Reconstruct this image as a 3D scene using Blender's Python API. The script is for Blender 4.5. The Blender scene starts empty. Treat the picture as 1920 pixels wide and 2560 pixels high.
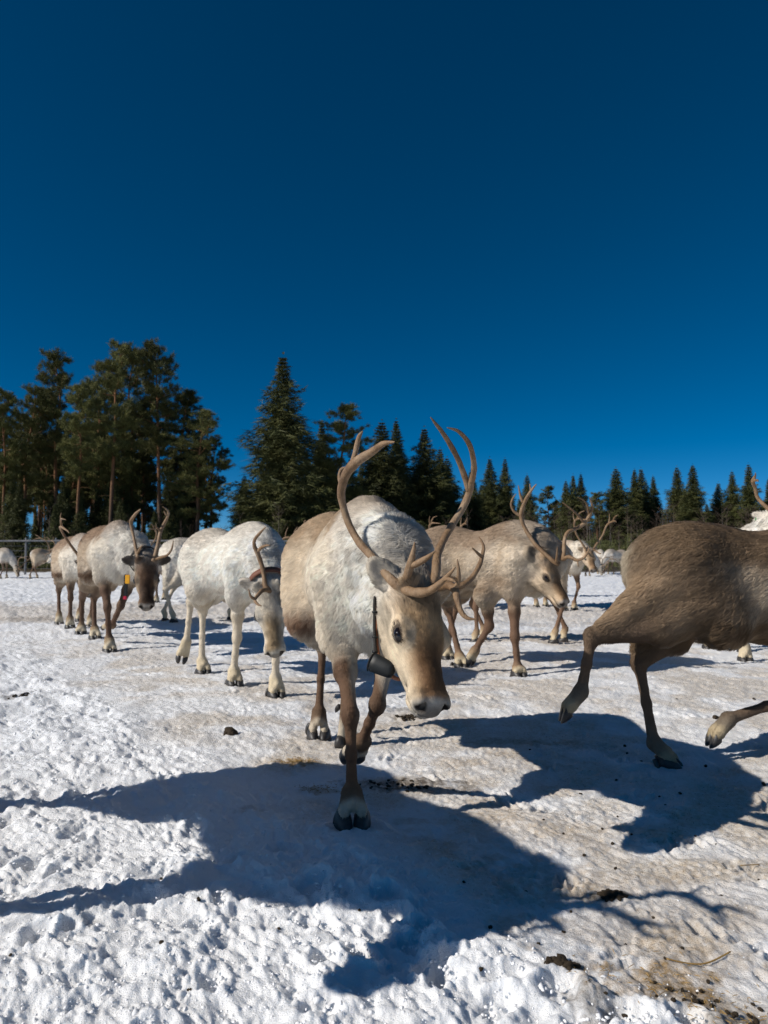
import bpy, bmesh, math, random
import numpy as np
from mathutils import Vector, Matrix

random.seed(7)
RNG = np.random.default_rng(11)
R = math.radians
scene = bpy.context.scene
COL = scene.collection

# ------------------------------------------------------------------ camera
CAM_H = 0.85
PITCH = R(3.40)
FPX = 1533.0                       # focal length in pixels of a 1659 x 2212 picture
cam_d = bpy.data.cameras.new('camera')
cam_d.sensor_fit = 'VERTICAL'
cam_d.sensor_height = 36.0
cam_d.lens = 36.0 * FPX / 2212.0
cam_d.clip_start = 0.05
cam_d.clip_end = 6000
cam_d.dof.use_dof = True
cam_d.dof.focus_distance = 1.95
cam_d.dof.aperture_fstop = 7.0
cam = bpy.data.objects.new('camera', cam_d)
cam.location = (0, 0, CAM_H)
cam.rotation_euler = (R(90) + PITCH, 0, 0)
COL.objects.link(cam)
scene.camera = cam

# ------------------------------------------------------------------ sky, sun, exposure
SUN_EL = R(33.5)
SHADOW = np.array([0.925, 0.38]); SHADOW = SHADOW / np.linalg.norm(SHADOW)
TO_SUN = Vector((-SHADOW[0] * math.cos(SUN_EL), -SHADOW[1] * math.cos(SUN_EL), math.sin(SUN_EL)))
world = bpy.data.worlds.new('World')
scene.world = world
world.use_nodes = True
wn = world.node_tree.nodes; wl = world.node_tree.links
sky = wn.new('ShaderNodeTexSky')
sky.sky_type = 'NISHITA'
sky.sun_disc = False
sky.sun_elevation = SUN_EL
sky.sun_rotation = math.atan2(TO_SUN.x, TO_SUN.y)
sky.altitude = 8000
sky.air_density = 1.0
sky.dust_density = 0.0
sky.ozone_density = 2.0
hs = wn.new('ShaderNodeHueSaturation')
hs.inputs['Saturation'].default_value = 1.4
hs.inputs['Hue'].default_value = 0.491
wl.new(sky.outputs[0], hs.inputs['Color'])
wl.new(hs.outputs[0], wn['Background'].inputs['Color'])
wn['Background'].inputs['Strength'].default_value = 0.081
sun_d = bpy.data.lights.new('sun', 'SUN')
sun_d.energy = 4.45
sun_d.angle = R(0.53)
sun_d.color = (1.0, 0.945, 0.87)
sun = bpy.data.objects.new('sun', sun_d)
sun.rotation_euler = TO_SUN.to_track_quat('Z', 'Y').to_euler()
COL.objects.link(sun)
scene.view_settings.view_transform = 'Standard'
scene.view_settings.look = 'None'
scene.view_settings.exposure = 0.0
scene.view_settings.gamma = 1.0
scene.cycles.max_bounces = 6
scene.cycles.diffuse_bounces = 4
scene.cycles.glossy_bounces = 2
scene.cycles.sample_clamp_indirect = 6.0
scene.cycles.transmission_bounces = 2
scene.cycles_curves.shape = 'RIBBONS'
try:
    scene.cycles.use_denoising = True
    scene.cycles.denoiser = 'OPENIMAGEDENOISE'
    scene.cycles.denoising_input_passes = 'RGB_ALBEDO_NORMAL'
    scene.cycles.denoising_prefilter = 'NONE'
except Exception:
    pass

# ------------------------------------------------------------------ helpers
def W(px, py, Y):
    """a point of the place, seen at px,py (1659 x 2212 picture) at the distance Y in front of the camera"""
    xc = (px - 829.5) / FPX; yc = (1106 - py) / FPX
    cp, sp = math.cos(PITCH), math.sin(PITCH)
    d = np.array([xc, cp - yc * sp, sp + yc * cp])
    return np.array([0, 0, CAM_H]) + d * (Y / d[1])

def GX(px, Y):
    return W(px, 1200, Y)[0]

def GP(px, py, z=0.0):
    xc = (px - 829.5) / FPX; yc = (1106 - py) / FPX
    cp, sp = math.cos(PITCH), math.sin(PITCH)
    d = np.array([xc, cp - yc * sp, sp + yc * cp])
    return np.array([0, 0, CAM_H]) + d * ((z - CAM_H) / d[2])

def sstep(a, b, x):
    t = np.clip((x - a) / (b - a), 0, 1)
    return t * t * (3 - 2 * t)

def _h(ix, iy, iz, seed):
    n = (ix.astype(np.int64) * 374761393 + iy.astype(np.int64) * 668265263 + iz.astype(np.int64) * 2147483647 + seed * 1274126177) & 0xFFFFFFFF
    n = ((n ^ (n >> 13)) * 1274126177) & 0xFFFFFFFF
    n = ((n ^ (n >> 16)) * 2246822519) & 0xFFFFFFFF
    return ((n ^ (n >> 15)) & 0xFFFFFF) / float(0xFFFFFF) * 2 - 1

def noise2(x, y, seed=0):
    ix = np.floor(x); iy = np.floor(y)
    fx = x - ix; fy = y - iy
    u = fx * fx * fx * (fx * (fx * 6 - 15) + 10); v = fy * fy * fy * (fy * (fy * 6 - 15) + 10)
    z = np.zeros_like(ix)
    a = _h(ix, iy, z, seed); b = _h(ix + 1, iy, z, seed); c = _h(ix, iy + 1, z, seed); d = _h(ix + 1, iy + 1, z, seed)
    return (a * (1 - u) + b * u) * (1 - v) + (c * (1 - u) + d * u) * v

def noise3(p, seed=0):
    i = np.floor(p); f = p - i; u = f * f * (3 - 2 * f)
    out = 0
    for dx in (0, 1):
        for dy in (0, 1):
            for dz in (0, 1):
                w = (u[:, 0] if dx else 1 - u[:, 0]) * (u[:, 1] if dy else 1 - u[:, 1]) * (u[:, 2] if dz else 1 - u[:, 2])
                out = out + w * _h(i[:, 0] + dx, i[:, 1] + dy, i[:, 2] + dz, seed)
    return out

def mesh_np(name, V, F):
    me = bpy.data.meshes.new(name)
    me.from_pydata(np.asarray(V, dtype=float).tolist(), [], np.asarray(F, dtype=int).tolist() if len(F) else [])
    return me

def fast_mesh(name, V, F):
    """V (n,3), F (m,k) arrays with one face size"""
    me = bpy.data.meshes.new(name)
    V = np.ascontiguousarray(V, dtype=np.float32); F = np.ascontiguousarray(F, dtype=np.int32)
    k = F.shape[1]
    me.vertices.add(len(V)); me.vertices.foreach_set('co', V.ravel())
    me.loops.add(F.size); me.loops.foreach_set('vertex_index', F.ravel())
    me.polygons.add(len(F)); me.polygons.foreach_set('loop_start', np.arange(0, F.size, k, dtype=np.int32))
    me.update(calc_edges=True)
    return me

def link(name, data, mat=None, parent=None, loc=None, smooth=False):
    o = bpy.data.objects.new(name, data)
    COL.objects.link(o)
    if mat is not None:
        o.data.materials.clear(); o.data.materials.append(mat)
    if parent is not None:
        o.parent = parent
    if loc is not None:
        o.location = loc
    if smooth and hasattr(data, 'polygons'):
        data.polygons.foreach_set('use_smooth', np.ones(len(data.polygons), dtype=bool))
    return o

def tag(o, label, cat, group=None):
    o['label'] = label; o['category'] = cat
    if group: o['group'] = group
    return o

def empty(name, loc, rz=0.0):
    o = bpy.data.objects.new(name, None)
    o.empty_display_size = 0.1
    o.location = loc; o.rotation_euler = (0, 0, rz)
    COL.objects.link(o)
    return o

def copy_tree(o, parent=None):
    c = o.copy(); COL.objects.link(c)
    c.parent = parent
    for ch in o.children:
        copy_tree(ch, c)
    return c

class Mat:
    """a small node-material builder"""
    def __init__(self, name, rough=0.8, spec=0.3):
        self.m = bpy.data.materials.new(name); self.m.use_nodes = True
        self.t = self.m.node_tree; self.n = self.t.nodes; self.l = self.t.links
        self.b = self.n['Principled BSDF']
        self.b.inputs['Roughness'].default_value = rough
        self.b.inputs['Specular IOR Level'].default_value = spec
    def node(self, typ, **kw):
        n = self.n.new(typ)
        for k, v in kw.items(): setattr(n, k, v)
        return n
    def attr(self, name):
        return self.node('ShaderNodeAttribute', attribute_name=name)
    def coord(self, which='Object'):
        return self.node('ShaderNodeTexCoord').outputs[which]
    def noise(self, vec, scale, detail=4, rough=0.55):
        n = self.node('ShaderNodeTexNoise')
        n.inputs['Scale'].default_value = scale; n.inputs['Detail'].default_value = detail; n.inputs['Roughness'].default_value = rough
        if vec is not None: self.l.new(vec, n.inputs['Vector'])
        return n.outputs['Fac']
    def ramp(self, fac, stops):
        r = self.node('ShaderNodeValToRGB')
        el = r.color_ramp.elements
        while len(el) < len(stops): el.new(0.5)
        for e, (p, c) in zip(el, stops):
            e.position = p; e.color = (*c, 1) if len(c) == 3 else c
        self.l.new(fac, r.inputs['Fac'])
        return r.outputs['Color']
    def mix(self, fac, a, b, mode='MIX'):
        m = self.node('ShaderNodeMix', data_type='RGBA', blend_type=mode)
        for s, v in ((m.inputs[0], fac), (m.inputs[6], a), (m.inputs[7], b)):
            if hasattr(v, 'is_linked'): self.l.new(v, s)
            elif isinstance(v, (int, float)): s.default_value = v
            else: s.default_value = (*v, 1)
        return m.outputs[2]
    def math(self, op, a, b=0.0, c=None, clamp=False):
        m = self.node('ShaderNodeMath', operation=op, use_clamp=clamp)
        for s, v in zip(m.inputs, (a, b, c)):
            if v is None: continue
            if hasattr(v, 'is_linked'): self.l.new(v, s)
            else: s.default_value = v
        return m.outputs[0]
    def color(self, v):
        if hasattr(v, 'is_linked'): self.l.new(v, self.b.inputs['Base Color'])
        else: self.b.inputs['Base Color'].default_value = (*v, 1)
        return self
    def bump(self, height, strength=0.5, dist=0.01):
        b = self.node('ShaderNodeBump')
        b.inputs['Strength'].default_value = strength; b.inputs['Distance'].default_value = dist
        self.l.new(height, b.inputs['Height']); self.l.new(b.outputs[0], self.b.inputs['Normal'])
        return self

# ------------------------------------------------------------------ ground
def path_s(x, y):
    return x + 0.72 * (y - 2.05)

def fluff(x, y):
    """1 where the snow is loose and lumpy, 0 where it is trodden"""
    s = path_s(x, y) + 0.16 * noise2(x * 2.3, y * 2.3, 5) + 0.08 * noise2(x * 7, y * 7, 6)
    return (1 - sstep(-0.22, 0.22, s)) * (1 - sstep(6.0, 8.0, y)) 

def big_h(x, y):
    r = np.hypot(x, y)
    h = 0.030 * noise2(x * 0.9 + 3.1, y * 0.9, 1) + 0.012 * noise2(x * 2.1, y * 2.1 + 9, 2)
    return h * sstep(0.5, 3.0, r) * (1 - 0.5 * sstep(20, 40, r)) * 0.8

def ground_h(x, y):
    x = np.asarray(x, dtype=float); y = np.asarray(y, dtype=float)
    f = fluff(x, y)
    wx = x + 0.03 * noise2(x * 9, y * 9, 31); wy = y + 0.03 * noise2(x * 9 + 50, y * 9, 32)
    bl = lambda s, seed: np.sqrt(np.abs(noise2(wx * s, wy * s, seed)) + .02) * 1.6 - 1
    vn = lambda f, seed: noise2(wx * f + seed * 3.7, wy * f * 1.06 + .37 * wx * f, seed)
    lump = 0.017 * vn(4.0, 3) + 0.011 * vn(8.5, 4) + 0.0072 * vn(17, 7) + 0.0035 * bl(21, 18) + 0.0058 * vn(36, 8) + 0.0046 * vn(70, 9) + 0.0030 * vn(125, 10)
    flat = 0.006 * vn(5, 12) + 0.004 * vn(13, 13) + 0.0036 * vn(28, 14) + 0.0036 * vn(58, 15) + 0.0030 * vn(105, 16)
    far = sstep(5, 12, y)
    return big_h(x, y) + f * lump * (1 + .6 * far) + (1 - f) * flat * (1 + 1.5 * far)

SPOTS = [(1150, 1790, .30, .28, .02, .30), (1050, 1640, .40, .14, .05, .30), (1350, 2000, .28, .14, .10, .32), (1240, 1900, .25, .16, .05, .28), (1560, 1950, .3, .2, .04, .2), (1450, 2060, .25, .10, .12, .4), (960, 1560, .3, .12, .05, .25), (1200, 1560, .5, .15, .0, .15),
      # px, py, half width m, half depth m, dirt, ochre
    (640, 1640, .10, .045, .0, .9), (690, 1700, .07, .05, .1, .55), (620, 1560, .16, .10, .0, .35), (740, 1560, .12, .08, 0, .3),
    (880, 1690, .24, .075, .8, .35), (960, 1700, .16, .07, .55, .4), (1130, 1600, .25, .06, .15, .45), (1180, 1880, .2, .12, .12, .4), (820, 1697, .06, .03, .9, .1), (880, 1545, .10, .06, .7, .15), (855, 1530, .10, .05, .5, .1),
    (1320, 1925, .05, .025, .95, .1), (1210, 2092, .045, .022, .95, .1), (1420, 2110, .12, .075, .12, .95), (1380, 2140, .10, .05, .1, .7), (1480, 2150, .12, .05, .35, .5),
    (1300, 2170, .06, .05, .6, .2), (1600, 2195, .10, .05, .6, .3), (1090, 1600, .18, .06, .0, .4), (560, 1570, .08, .05, 0, .3),
    (900, 1775, .06, .03, 0, .4), (760, 1790, .05, .05, 0, .2), (530, 1752, .06, .03, .25, .15), (1530, 1368, 0.9, .35, .45, .75), (1400, 1375, 1.0, .2, .2, .3),
    (1250, 1820, .12, .10, .05, .25), (120, 1335, 1.2, .5, .15, .3), (420, 1310, 1.0, .7, .12, .15), (1180, 1700, .2, .1, 0, .2),
    (200, 1990, .05, .02, .35, .0), (35, 1508, .10, .06, .6, .1), (1010, 1280, 2.0, .8, .1, .1), (1120, 1345, 1.6, .3, .2, .2)]

def build_ground():
    th = np.concatenate([np.linspace(-180, -64, 40, endpoint=False), np.linspace(-64, -37, 60, endpoint=False), np.linspace(-37, 37, 600, endpoint=False),
                         np.linspace(37, 64, 60, endpoint=False), np.linspace(64, 180, 40, endpoint=False)])
    th = np.radians(th)
    rs = list(np.linspace(0.12, 0.9, 30, endpoint=False)); r = 0.9
    while r < 3000:
        rs.append(r)
        r += 0.0068 if r < 2.6 else r * (0.0042 if r < 8 else 0.010 if r < 36 else 0.07)
    rs = np.array(rs)
    nt, nr = len(th), len(rs)
    X = rs[:, None] * np.sin(th)[None]; Y = rs[:, None] * np.cos(th)[None]
    x = X.ravel(); y = Y.ravel()
    z = ground_h(x, y)
    rr = np.hypot(x, y)
    z = z * (1 - sstep(60, 120, rr))
    # hoof prints: paired toes pressed into the trodden snow, collapsed holes in the loose snow
    rp = random.Random(77)
    def dent(cx, cy, rx, ry, ang, depth, rim):
        m = np.nonzero((np.abs(x - cx) < 2.2 * max(rx, ry)) & (np.abs(y - cy) < 2.2 * max(rx, ry)))[0]
        if not len(m): return
        dx, dy = x[m] - cx, y[m] - cy; ca, sa = math.cos(ang), math.sin(ang)
        q = np.sqrt(((ca * dx + sa * dy) / rx) ** 2 + ((-sa * dx + ca * dy) / ry) ** 2) + .18 * noise2(x[m] * 60, y[m] * 60, 3)
        z[m] += -depth * (1 - sstep(.55, 1.05, q)) + rim * np.exp(-((q - 1.25) / .25) ** 2)
    for k in range(230):
        r0 = 1.0 + 5.5 * rp.random() ** 1.5; a0 = rp.uniform(-.6, .6); cx, cy = r0 * math.sin(a0), r0 * math.cos(a0)
        fl = float(fluff(np.array([cx]), np.array([cy]))[0]); ang = rp.uniform(0, 3.14)
        if fl > .5:
            dent(cx, cy, rp.uniform(.030, .060), rp.uniform(.022, .042), ang, rp.uniform(.014, .030), .006)
        else:
            for e in (-1, 1):
                dent(cx - math.sin(ang) * e * .021, cy + math.cos(ang) * e * .021, .048, .017, ang + e * .12, rp.uniform(.007, .012), .0025)
    V = np.stack([x, y, z], 1)
    i = np.arange(nr - 1)[:, None]; j = np.arange(nt)[None]; j2 = (j + 1) % nt
    F = np.stack([i * nt + j, i * nt + j2, (i + 1) * nt + j2, (i + 1) * nt + j], -1).reshape(-1, 4)[:, ::-1]
    V = np.vstack([V, [[0, 0, float(z[:nt].mean())]]])
    me = fast_mesh('snow_ground', V, F)
    # close the disc under the camera
    bm = bmesh.new(); bm.from_mesh(me); bm.verts.ensure_lookup_table()
    c = bm.verts[len(V) - 1]
    for k in range(nt):
        bm.faces.new((c, bm.verts[(k + 1) % nt], bm.verts[k]))
    bm.to_mesh(me); bm.free()
    x, y = V[:, 0], V[:, 1]
    dirt = np.zeros(len(V)); och = np.zeros(len(V))
    n1 = noise2(x * 16, y * 16, 41) * .5 + noise2(x * 37, y * 37, 42) * .35 + noise2(x * 80, y * 80, 43) * .25
    nl = noise2(x * 3, y * 3, 45) * .6 + noise2(x * 8, y * 8, 46) * .4
    for px, py, a, b, d, o in SPOTS:
        c = GP(px, py)
        q = np.sqrt(((x - c[0]) / a) ** 2 + ((y - c[1]) / b) ** 2)
        w = sstep(0.15, 0.75, 1.15 - 0.8 * q + .75 * n1 * (q < 2.4))
        w = w * (q < 2.2)
        dirt = np.maximum(dirt, d * w); och = np.maximum(och, o * w)
    tr = 1 - fluff(x, y)
    near = 1 - sstep(5.0, 9.0, y)
    gritty = tr * sstep(-0.25, .5, nl + .25 * sstep(-.5, 1, x)) * near
    road = sstep(8.3, 9.6, y + .8 * nl) * (1 - sstep(11.5, 13.0, y + .8 * nl))
    road = np.maximum(road, sstep(6.6, 7.2, y + .5 * nl) * (1 - sstep(7.6, 8.3, y + .5 * nl)) * sstep(0.5, 1.5, x))
    grit = np.clip((.74 + .25 * sstep(.2, 1.2, x) * (1 - sstep(2.2, 3.5, y))) * gritty + .12 * tr * near + .75 * road, 0, 1)
    floor = sstep(32.5, 34.5, y + 1.2 * nl)
    for nm, a in (('dirt', dirt), ('ochre', och), ('grit', grit), ('heath', floor)):
        at = me.attributes.new(nm, 'FLOAT', 'POINT'); at.data.foreach_set('value', a.astype(np.float32))
    M = Mat('snow', rough=0.55, spec=0.35)
    co = M.coord('Object')
    n_f = M.noise(co, 55, 6, .65); n_m = M.noise(co, 9, 5, .6); n_s = M.noise(co, 260, 3, .7)
    base = M.ramp(n_m, [(0.3, (.88, .895, .92)), (0.7, (.93, .94, .955))])
    g1 = M.math('MULTIPLY', M.attr('grit').outputs['Fac'], M.math('MULTIPLY_ADD', n_f, 1.6, -0.05, clamp=True), clamp=True)
    c1 = M.mix(g1, base, (.60, .51, .40))
    spk = M.math('GREATER_THAN', M.noise(co, 130, 2, .5), 0.66)
    c1 = M.mix(M.math('MULTIPLY', M.math('MULTIPLY', spk, M.attr('grit').outputs['Fac']), 0.75), c1, (.20, .15, .10))
    o1 = M.math('MULTIPLY', M.attr('ochre').outputs['Fac'], M.math('MULTIPLY_ADD', n_f, 1.9, -0.2, clamp=True), clamp=True)
    c2 = M.mix(o1, c1, (.40, .25, .09))
    d1 = M.math('MULTIPLY', M.attr('dirt').outputs['Fac'], M.math('MULTIPLY_ADD', n_f, 2.6, -0.55, clamp=True), clamp=True)
    c3 = M.mix(d1, c2, (.035, .026, .018))
    hcol = M.ramp(n_m, [(0.3, (.035, .03, .018)), (0.55, (.09, .065, .035)), (0.8, (.16, .12, .07))])
    c4 = M.mix(M.attr('heath').outputs['Fac'], c3, hcol)
    M.color(c4)
    M.l.new(M.math('MULTIPLY_ADD', M.attr('heath').outputs['Fac'], -.6, .6, clamp=True), M.b.inputs['Subsurface Weight'])
    M.b.subsurface_method = 'BURLEY'
    M.b.inputs['Subsurface Radius'].default_value = (.8, .95, 1.15)
    M.b.inputs['Subsurface Scale'].default_value = .014
    n_g = M.noise(co, 120, 4, .75)
    M.bump(M.math('ADD', n_g, M.math('MULTIPLY', n_s, 0.6)), 0.95, 0.006)
    o = link('ground', me, M.m, smooth=True)
    o['kind'] = 'structure'
    return o

build_ground()

M_snowlump = Mat('snow_lump', rough=.5, spec=.35)
_c = M_snowlump.coord('Object')
M_snowlump.color(M_snowlump.ramp(M_snowlump.noise(_c, 20, 3), [(.3, (.88, .895, .92)), (.7, (.93, .94, .955))]))
M_snowlump.bump(M_snowlump.noise(_c, 120, 4, .7), .5, .004)

def ico(sub=1):
    bm = bmesh.new(); bmesh.ops.create_icosphere(bm, subdivisions=sub, radius=1.0)
    V = np.array([v.co[:] for v in bm.verts]); F = np.array([[v.index for v in f.verts] for f in bm.faces]); bm.free()
    return V, F

def build_crumbs():
    """loose crumbs of frozen snow lying on the lumpy snow"""
    V1, F1 = ico(1)
    bm = bmesh.new(); bmesh.ops.create_icosphere(bm, subdivisions=1, radius=1.0); bm.free()
    t = (1 + 5 ** .5) / 2
    Vi = np.array([(-1, t, 0), (1, t, 0), (-1, -t, 0), (1, -t, 0), (0, -1, t), (0, 1, t), (0, -1, -t), (0, 1, -t), (t, 0, -1), (t, 0, 1), (-t, 0, -1), (-t, 0, 1)]) / math.sqrt(1 + t * t)
    Fi = np.array([(0, 11, 5), (0, 5, 1), (0, 1, 7), (0, 7, 10), (0, 10, 11), (1, 5, 9), (5, 11, 4), (11, 10, 2), (10, 7, 6), (7, 1, 8), (3, 9, 4), (3, 4, 2), (3, 2, 6), (3, 6, 8), (3, 8, 9), (4, 9, 5), (2, 4, 11), (6, 2, 10), (8, 6, 7), (9, 8, 1)])
    n = 22000
    r = .95 + 5.5 * RNG.random(n) ** 2.0; a = RNG.uniform(-.66, .66, n)
    x, y = r * np.sin(a), r * np.cos(a)
    f = fluff(x, y); keep = RNG.random(n) < (.16 + .84 * f); x, y, f = x[keep], y[keep], f[keep]; n = len(x)
    z = ground_h(x, y)
    sz = (.0013 + .0028 * RNG.random(n) ** 2.2 + .004 * RNG.random(n) * (RNG.random(n) < .03)) * (.55 + .6 * f) * (1 + .12 * (np.hypot(x, y) - 1))
    V = Vi[None] * (sz[:, None, None] * (np.array([.7, .7, .55]) + np.array([.8, .8, .5]) * RNG.random((n, 1, 3)))) * (1 + .22 * RNG.standard_normal((n, 12, 1)))
    V = V + np.stack([x, y, z - sz * .12], 1)[:, None, :]
    Vs = [V.reshape(-1, 3)]; Fs = [(Fi[None] + (np.arange(n) * 12)[:, None, None]).reshape(-1, 3)]
    me = fast_mesh('snow_crumbs', np.vstack(Vs), np.vstack(Fs))
    o = link('snow_crumbs', me, M_snowlump.m, smooth=True)
    o['kind'] = 'stuff'; o['label'] = 'loose crumbs of frozen snow strewn over the lumpy snow'; o['category'] = 'snow'
build_crumbs()

# ------------------------------------------------------------------ reindeer
def quat_rows(xv, zhint):
    x = np.asarray(xv, float); x = x / np.linalg.norm(x)
    z = np.asarray(zhint, float); z = z - x * z.dot(x); z = z / np.linalg.norm(z)
    return np.stack([x, np.cross(z, x), z])          # rows: x, y, z axes

I3 = np.eye(3)

class Body:
    """a smooth-blended solid made of ellipsoids and tapering limbs, meshed as one continuous skin"""
    def __init__(self): self.p = []
    def ell(self, c, r, k=.05, g=0, rows=I3, cut=False):
        self.p.append(dict(t='e', c=np.asarray(c, float), r=np.asarray(r, float), R=rows, k=k, g=g, cut=cut))
    def cone(self, a, b, r1, r2, k=.03, g=0, sy=1.0):
        self.p.append(dict(t='c', a=np.asarray(a, float), b=np.asarray(b, float), r1=r1, r2=r2, k=k, g=g, sy=sy, cut=False))
    @staticmethod
    def d(p, X, Y, Z):
        if p['t'] == 'e':
            dx, dy, dz = X - p['c'][0], Y - p['c'][1], Z - p['c'][2]
            q = p['R']; r = p['r']
            u = (q[0, 0] * dx + q[0, 1] * dy + q[0, 2] * dz); v = (q[1, 0] * dx + q[1, 1] * dy + q[1, 2] * dz); w = (q[2, 0] * dx + q[2, 1] * dy + q[2, 2] * dz)
            k0 = np.sqrt((u / r[0]) ** 2 + (v / r[1]) ** 2 + (w / r[2]) ** 2)
            k1 = np.sqrt((u / r[0] ** 2) ** 2 + (v / r[1] ** 2) ** 2 + (w / r[2] ** 2) ** 2) + 1e-9
            return k0 * (k0 - 1) / k1
        a, b = p['a'], p['b']; ba = b - a; L2 = ba.dot(ba) + 1e-12
        dx, dy, dz = X - a[0], Y - a[1], Z - a[2]
        t = np.clip((dx * ba[0] + dy * ba[1] + dz * ba[2]) / L2, 0, 1)
        return np.sqrt((dx - t * ba[0]) ** 2 + ((dy - t * ba[1]) * p['sy']) ** 2 + (dz - t * ba[2]) ** 2) - (p['r1'] + (p['r2'] - p['r1']) * t)
    def box(self, p, m):
        if p['t'] == 'e':
            e = np.abs(p['R'].T) @ p['r'] + m
            return p['c'] - e, p['c'] + e
        r = max(p['r1'], p['r2']) + m
        return np.minimum(p['a'], p['b']) - r, np.maximum(p['a'], p['b']) + r
    def mesh(self, h, fine=None, fh=None):
        lo = np.min([self.box(p, 0)[0] for p in self.p if not p['cut']], 0) - 3 * h
        hi = np.max([self.box(p, 0)[1] for p in self.p if not p['cut']], 0) + 3 * h
        ax = []
        for i in range(3):
            if fine is None:
                ax.append(np.arange(lo[i], hi[i] + h, h)); continue
            v = [lo[i]]
            while v[-1] < hi[i]:
                inside = fine[0][i] <= v[-1] <= fine[1][i]
                v.append(v[-1] + (fh if inside else h))
            ax.append(np.array(v))
        xs, ys, zs = ax
        Fd = np.full((len(xs), len(ys), len(zs)), 0.5, dtype=np.float32)
        for p in self.p:
            a, b = self.box(p, p['k'] + 2.5 * h)
            i0, i1 = np.searchsorted(xs, a[0]), np.searchsorted(xs, b[0]); j0, j1 = np.searchsorted(ys, a[1]), np.searchsorted(ys, b[1]); k0, k1 = np.searchsorted(zs, a[2]), np.searchsorted(zs, b[2])
            if i1 <= i0 or j1 <= j0 or k1 <= k0: continue
            d = self.d(p, xs[i0:i1, None, None], ys[None, j0:j1, None], zs[None, None, k0:k1])
            f = Fd[i0:i1, j0:j1, k0:k1]
            k = p['k']
            if p['cut']:
                d = -d
                hh = np.clip(k - np.abs(f - d), 0, None) / k
                Fd[i0:i1, j0:j1, k0:k1] = np.maximum(f, d) + hh * hh * k * .25
            else:
                hh = np.clip(k - np.abs(f - d), 0, None) / k
                Fd[i0:i1, j0:j1, k0:k1] = np.minimum(f, d) - hh * hh * k * .25
        S = Fd < 0
        n = np.zeros(tuple(s - 1 for s in S.shape), dtype=np.int8)
        cor = [(a, b, c) for a in (0, 1) for b in (0, 1) for c in (0, 1)]
        for a, b, c in cor:
            n += S[a:S.shape[0] - 1 + a, b:S.shape[1] - 1 + b, c:S.shape[2] - 1 + c]
        mixed = (n > 0) & (n < 8)
        I, J, K = np.nonzero(mixed)
        idx = np.full(n.shape, -1, dtype=np.int64); idx[I, J, K] = np.arange(len(I))
        acc = np.zeros((len(I), 3)); cnt = np.zeros(len(I))
        vals = {c: Fd[I + c[0], J + c[1], K + c[2]].astype(float) for c in cor}
        pos = {c: np.stack([xs[I + c[0]], ys[J + c[1]], zs[K + c[2]]], 1) for c in cor}
        for c in cor:
            for axx in range(3):
                if c[axx]: continue
                e = list(c); e[axx] = 1; e = tuple(e)
                va, vb = vals[c], vals[e]
                m = (va < 0) != (vb < 0)
                t = (va[m] / (va[m] - vb[m]))[:, None]
                acc[m] += pos[c][m] * (1 - t) + pos[e][m] * t; cnt[m] += 1
        V = acc / cnt[:, None]
        Fs = []
        for axx in range(3):
            sl0 = [slice(None)] * 3; sl1 = [slice(None)] * 3
            sl0[axx] = slice(0, -1); sl1[axx] = slice(1, None)
            A = S[tuple(sl0)]; B = S[tuple(sl1)]
            ii = np.nonzero(A != B)
            o1, o2 = [q for q in range(3) if q != axx]
            ok = (ii[o1] > 0) & (ii[o2] > 0) & (ii[o1] < n.shape[o1]) & (ii[o2] < n.shape[o2])
            ii = [q[ok] for q in ii]
            def cell(d1, d2):
                q = [v.copy() for v in ii]; q[o1] = q[o1] - d1; q[o2] = q[o2] - d2
                return idx[q[0], q[1], q[2]]
            quad = np.stack([cell(1, 1), cell(0, 1), cell(0, 0), cell(1, 0)], 1)
            ins = A[tuple(ii)]
            flip = ins if axx != 1 else ~ins
            quad[~flip] = quad[~flip][:, ::-1]
            Fs.append(quad)
        F = np.vstack(Fs)
        F = F[(F >= 0).all(1)]
        return V, F
    def weights(self, V, soft=.018):
        ps = [p for p in self.p if not p['cut']]
        G = {}
        dm = np.full(len(V), 9.0)
        ds = []
        for p in ps:
            d = self.d(p, V[:, 0], V[:, 1], V[:, 2]); ds.append(d); dm = np.minimum(dm, d)
        for p, d in zip(ps, ds):
            w = np.exp(-np.clip((d - dm) / soft, 0, 30))
            G[p['g']] = np.maximum(G.get(p['g'], 0), w)
        tot = sum(G.values())
        return {g: w / tot for g, w in G.items()}

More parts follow.
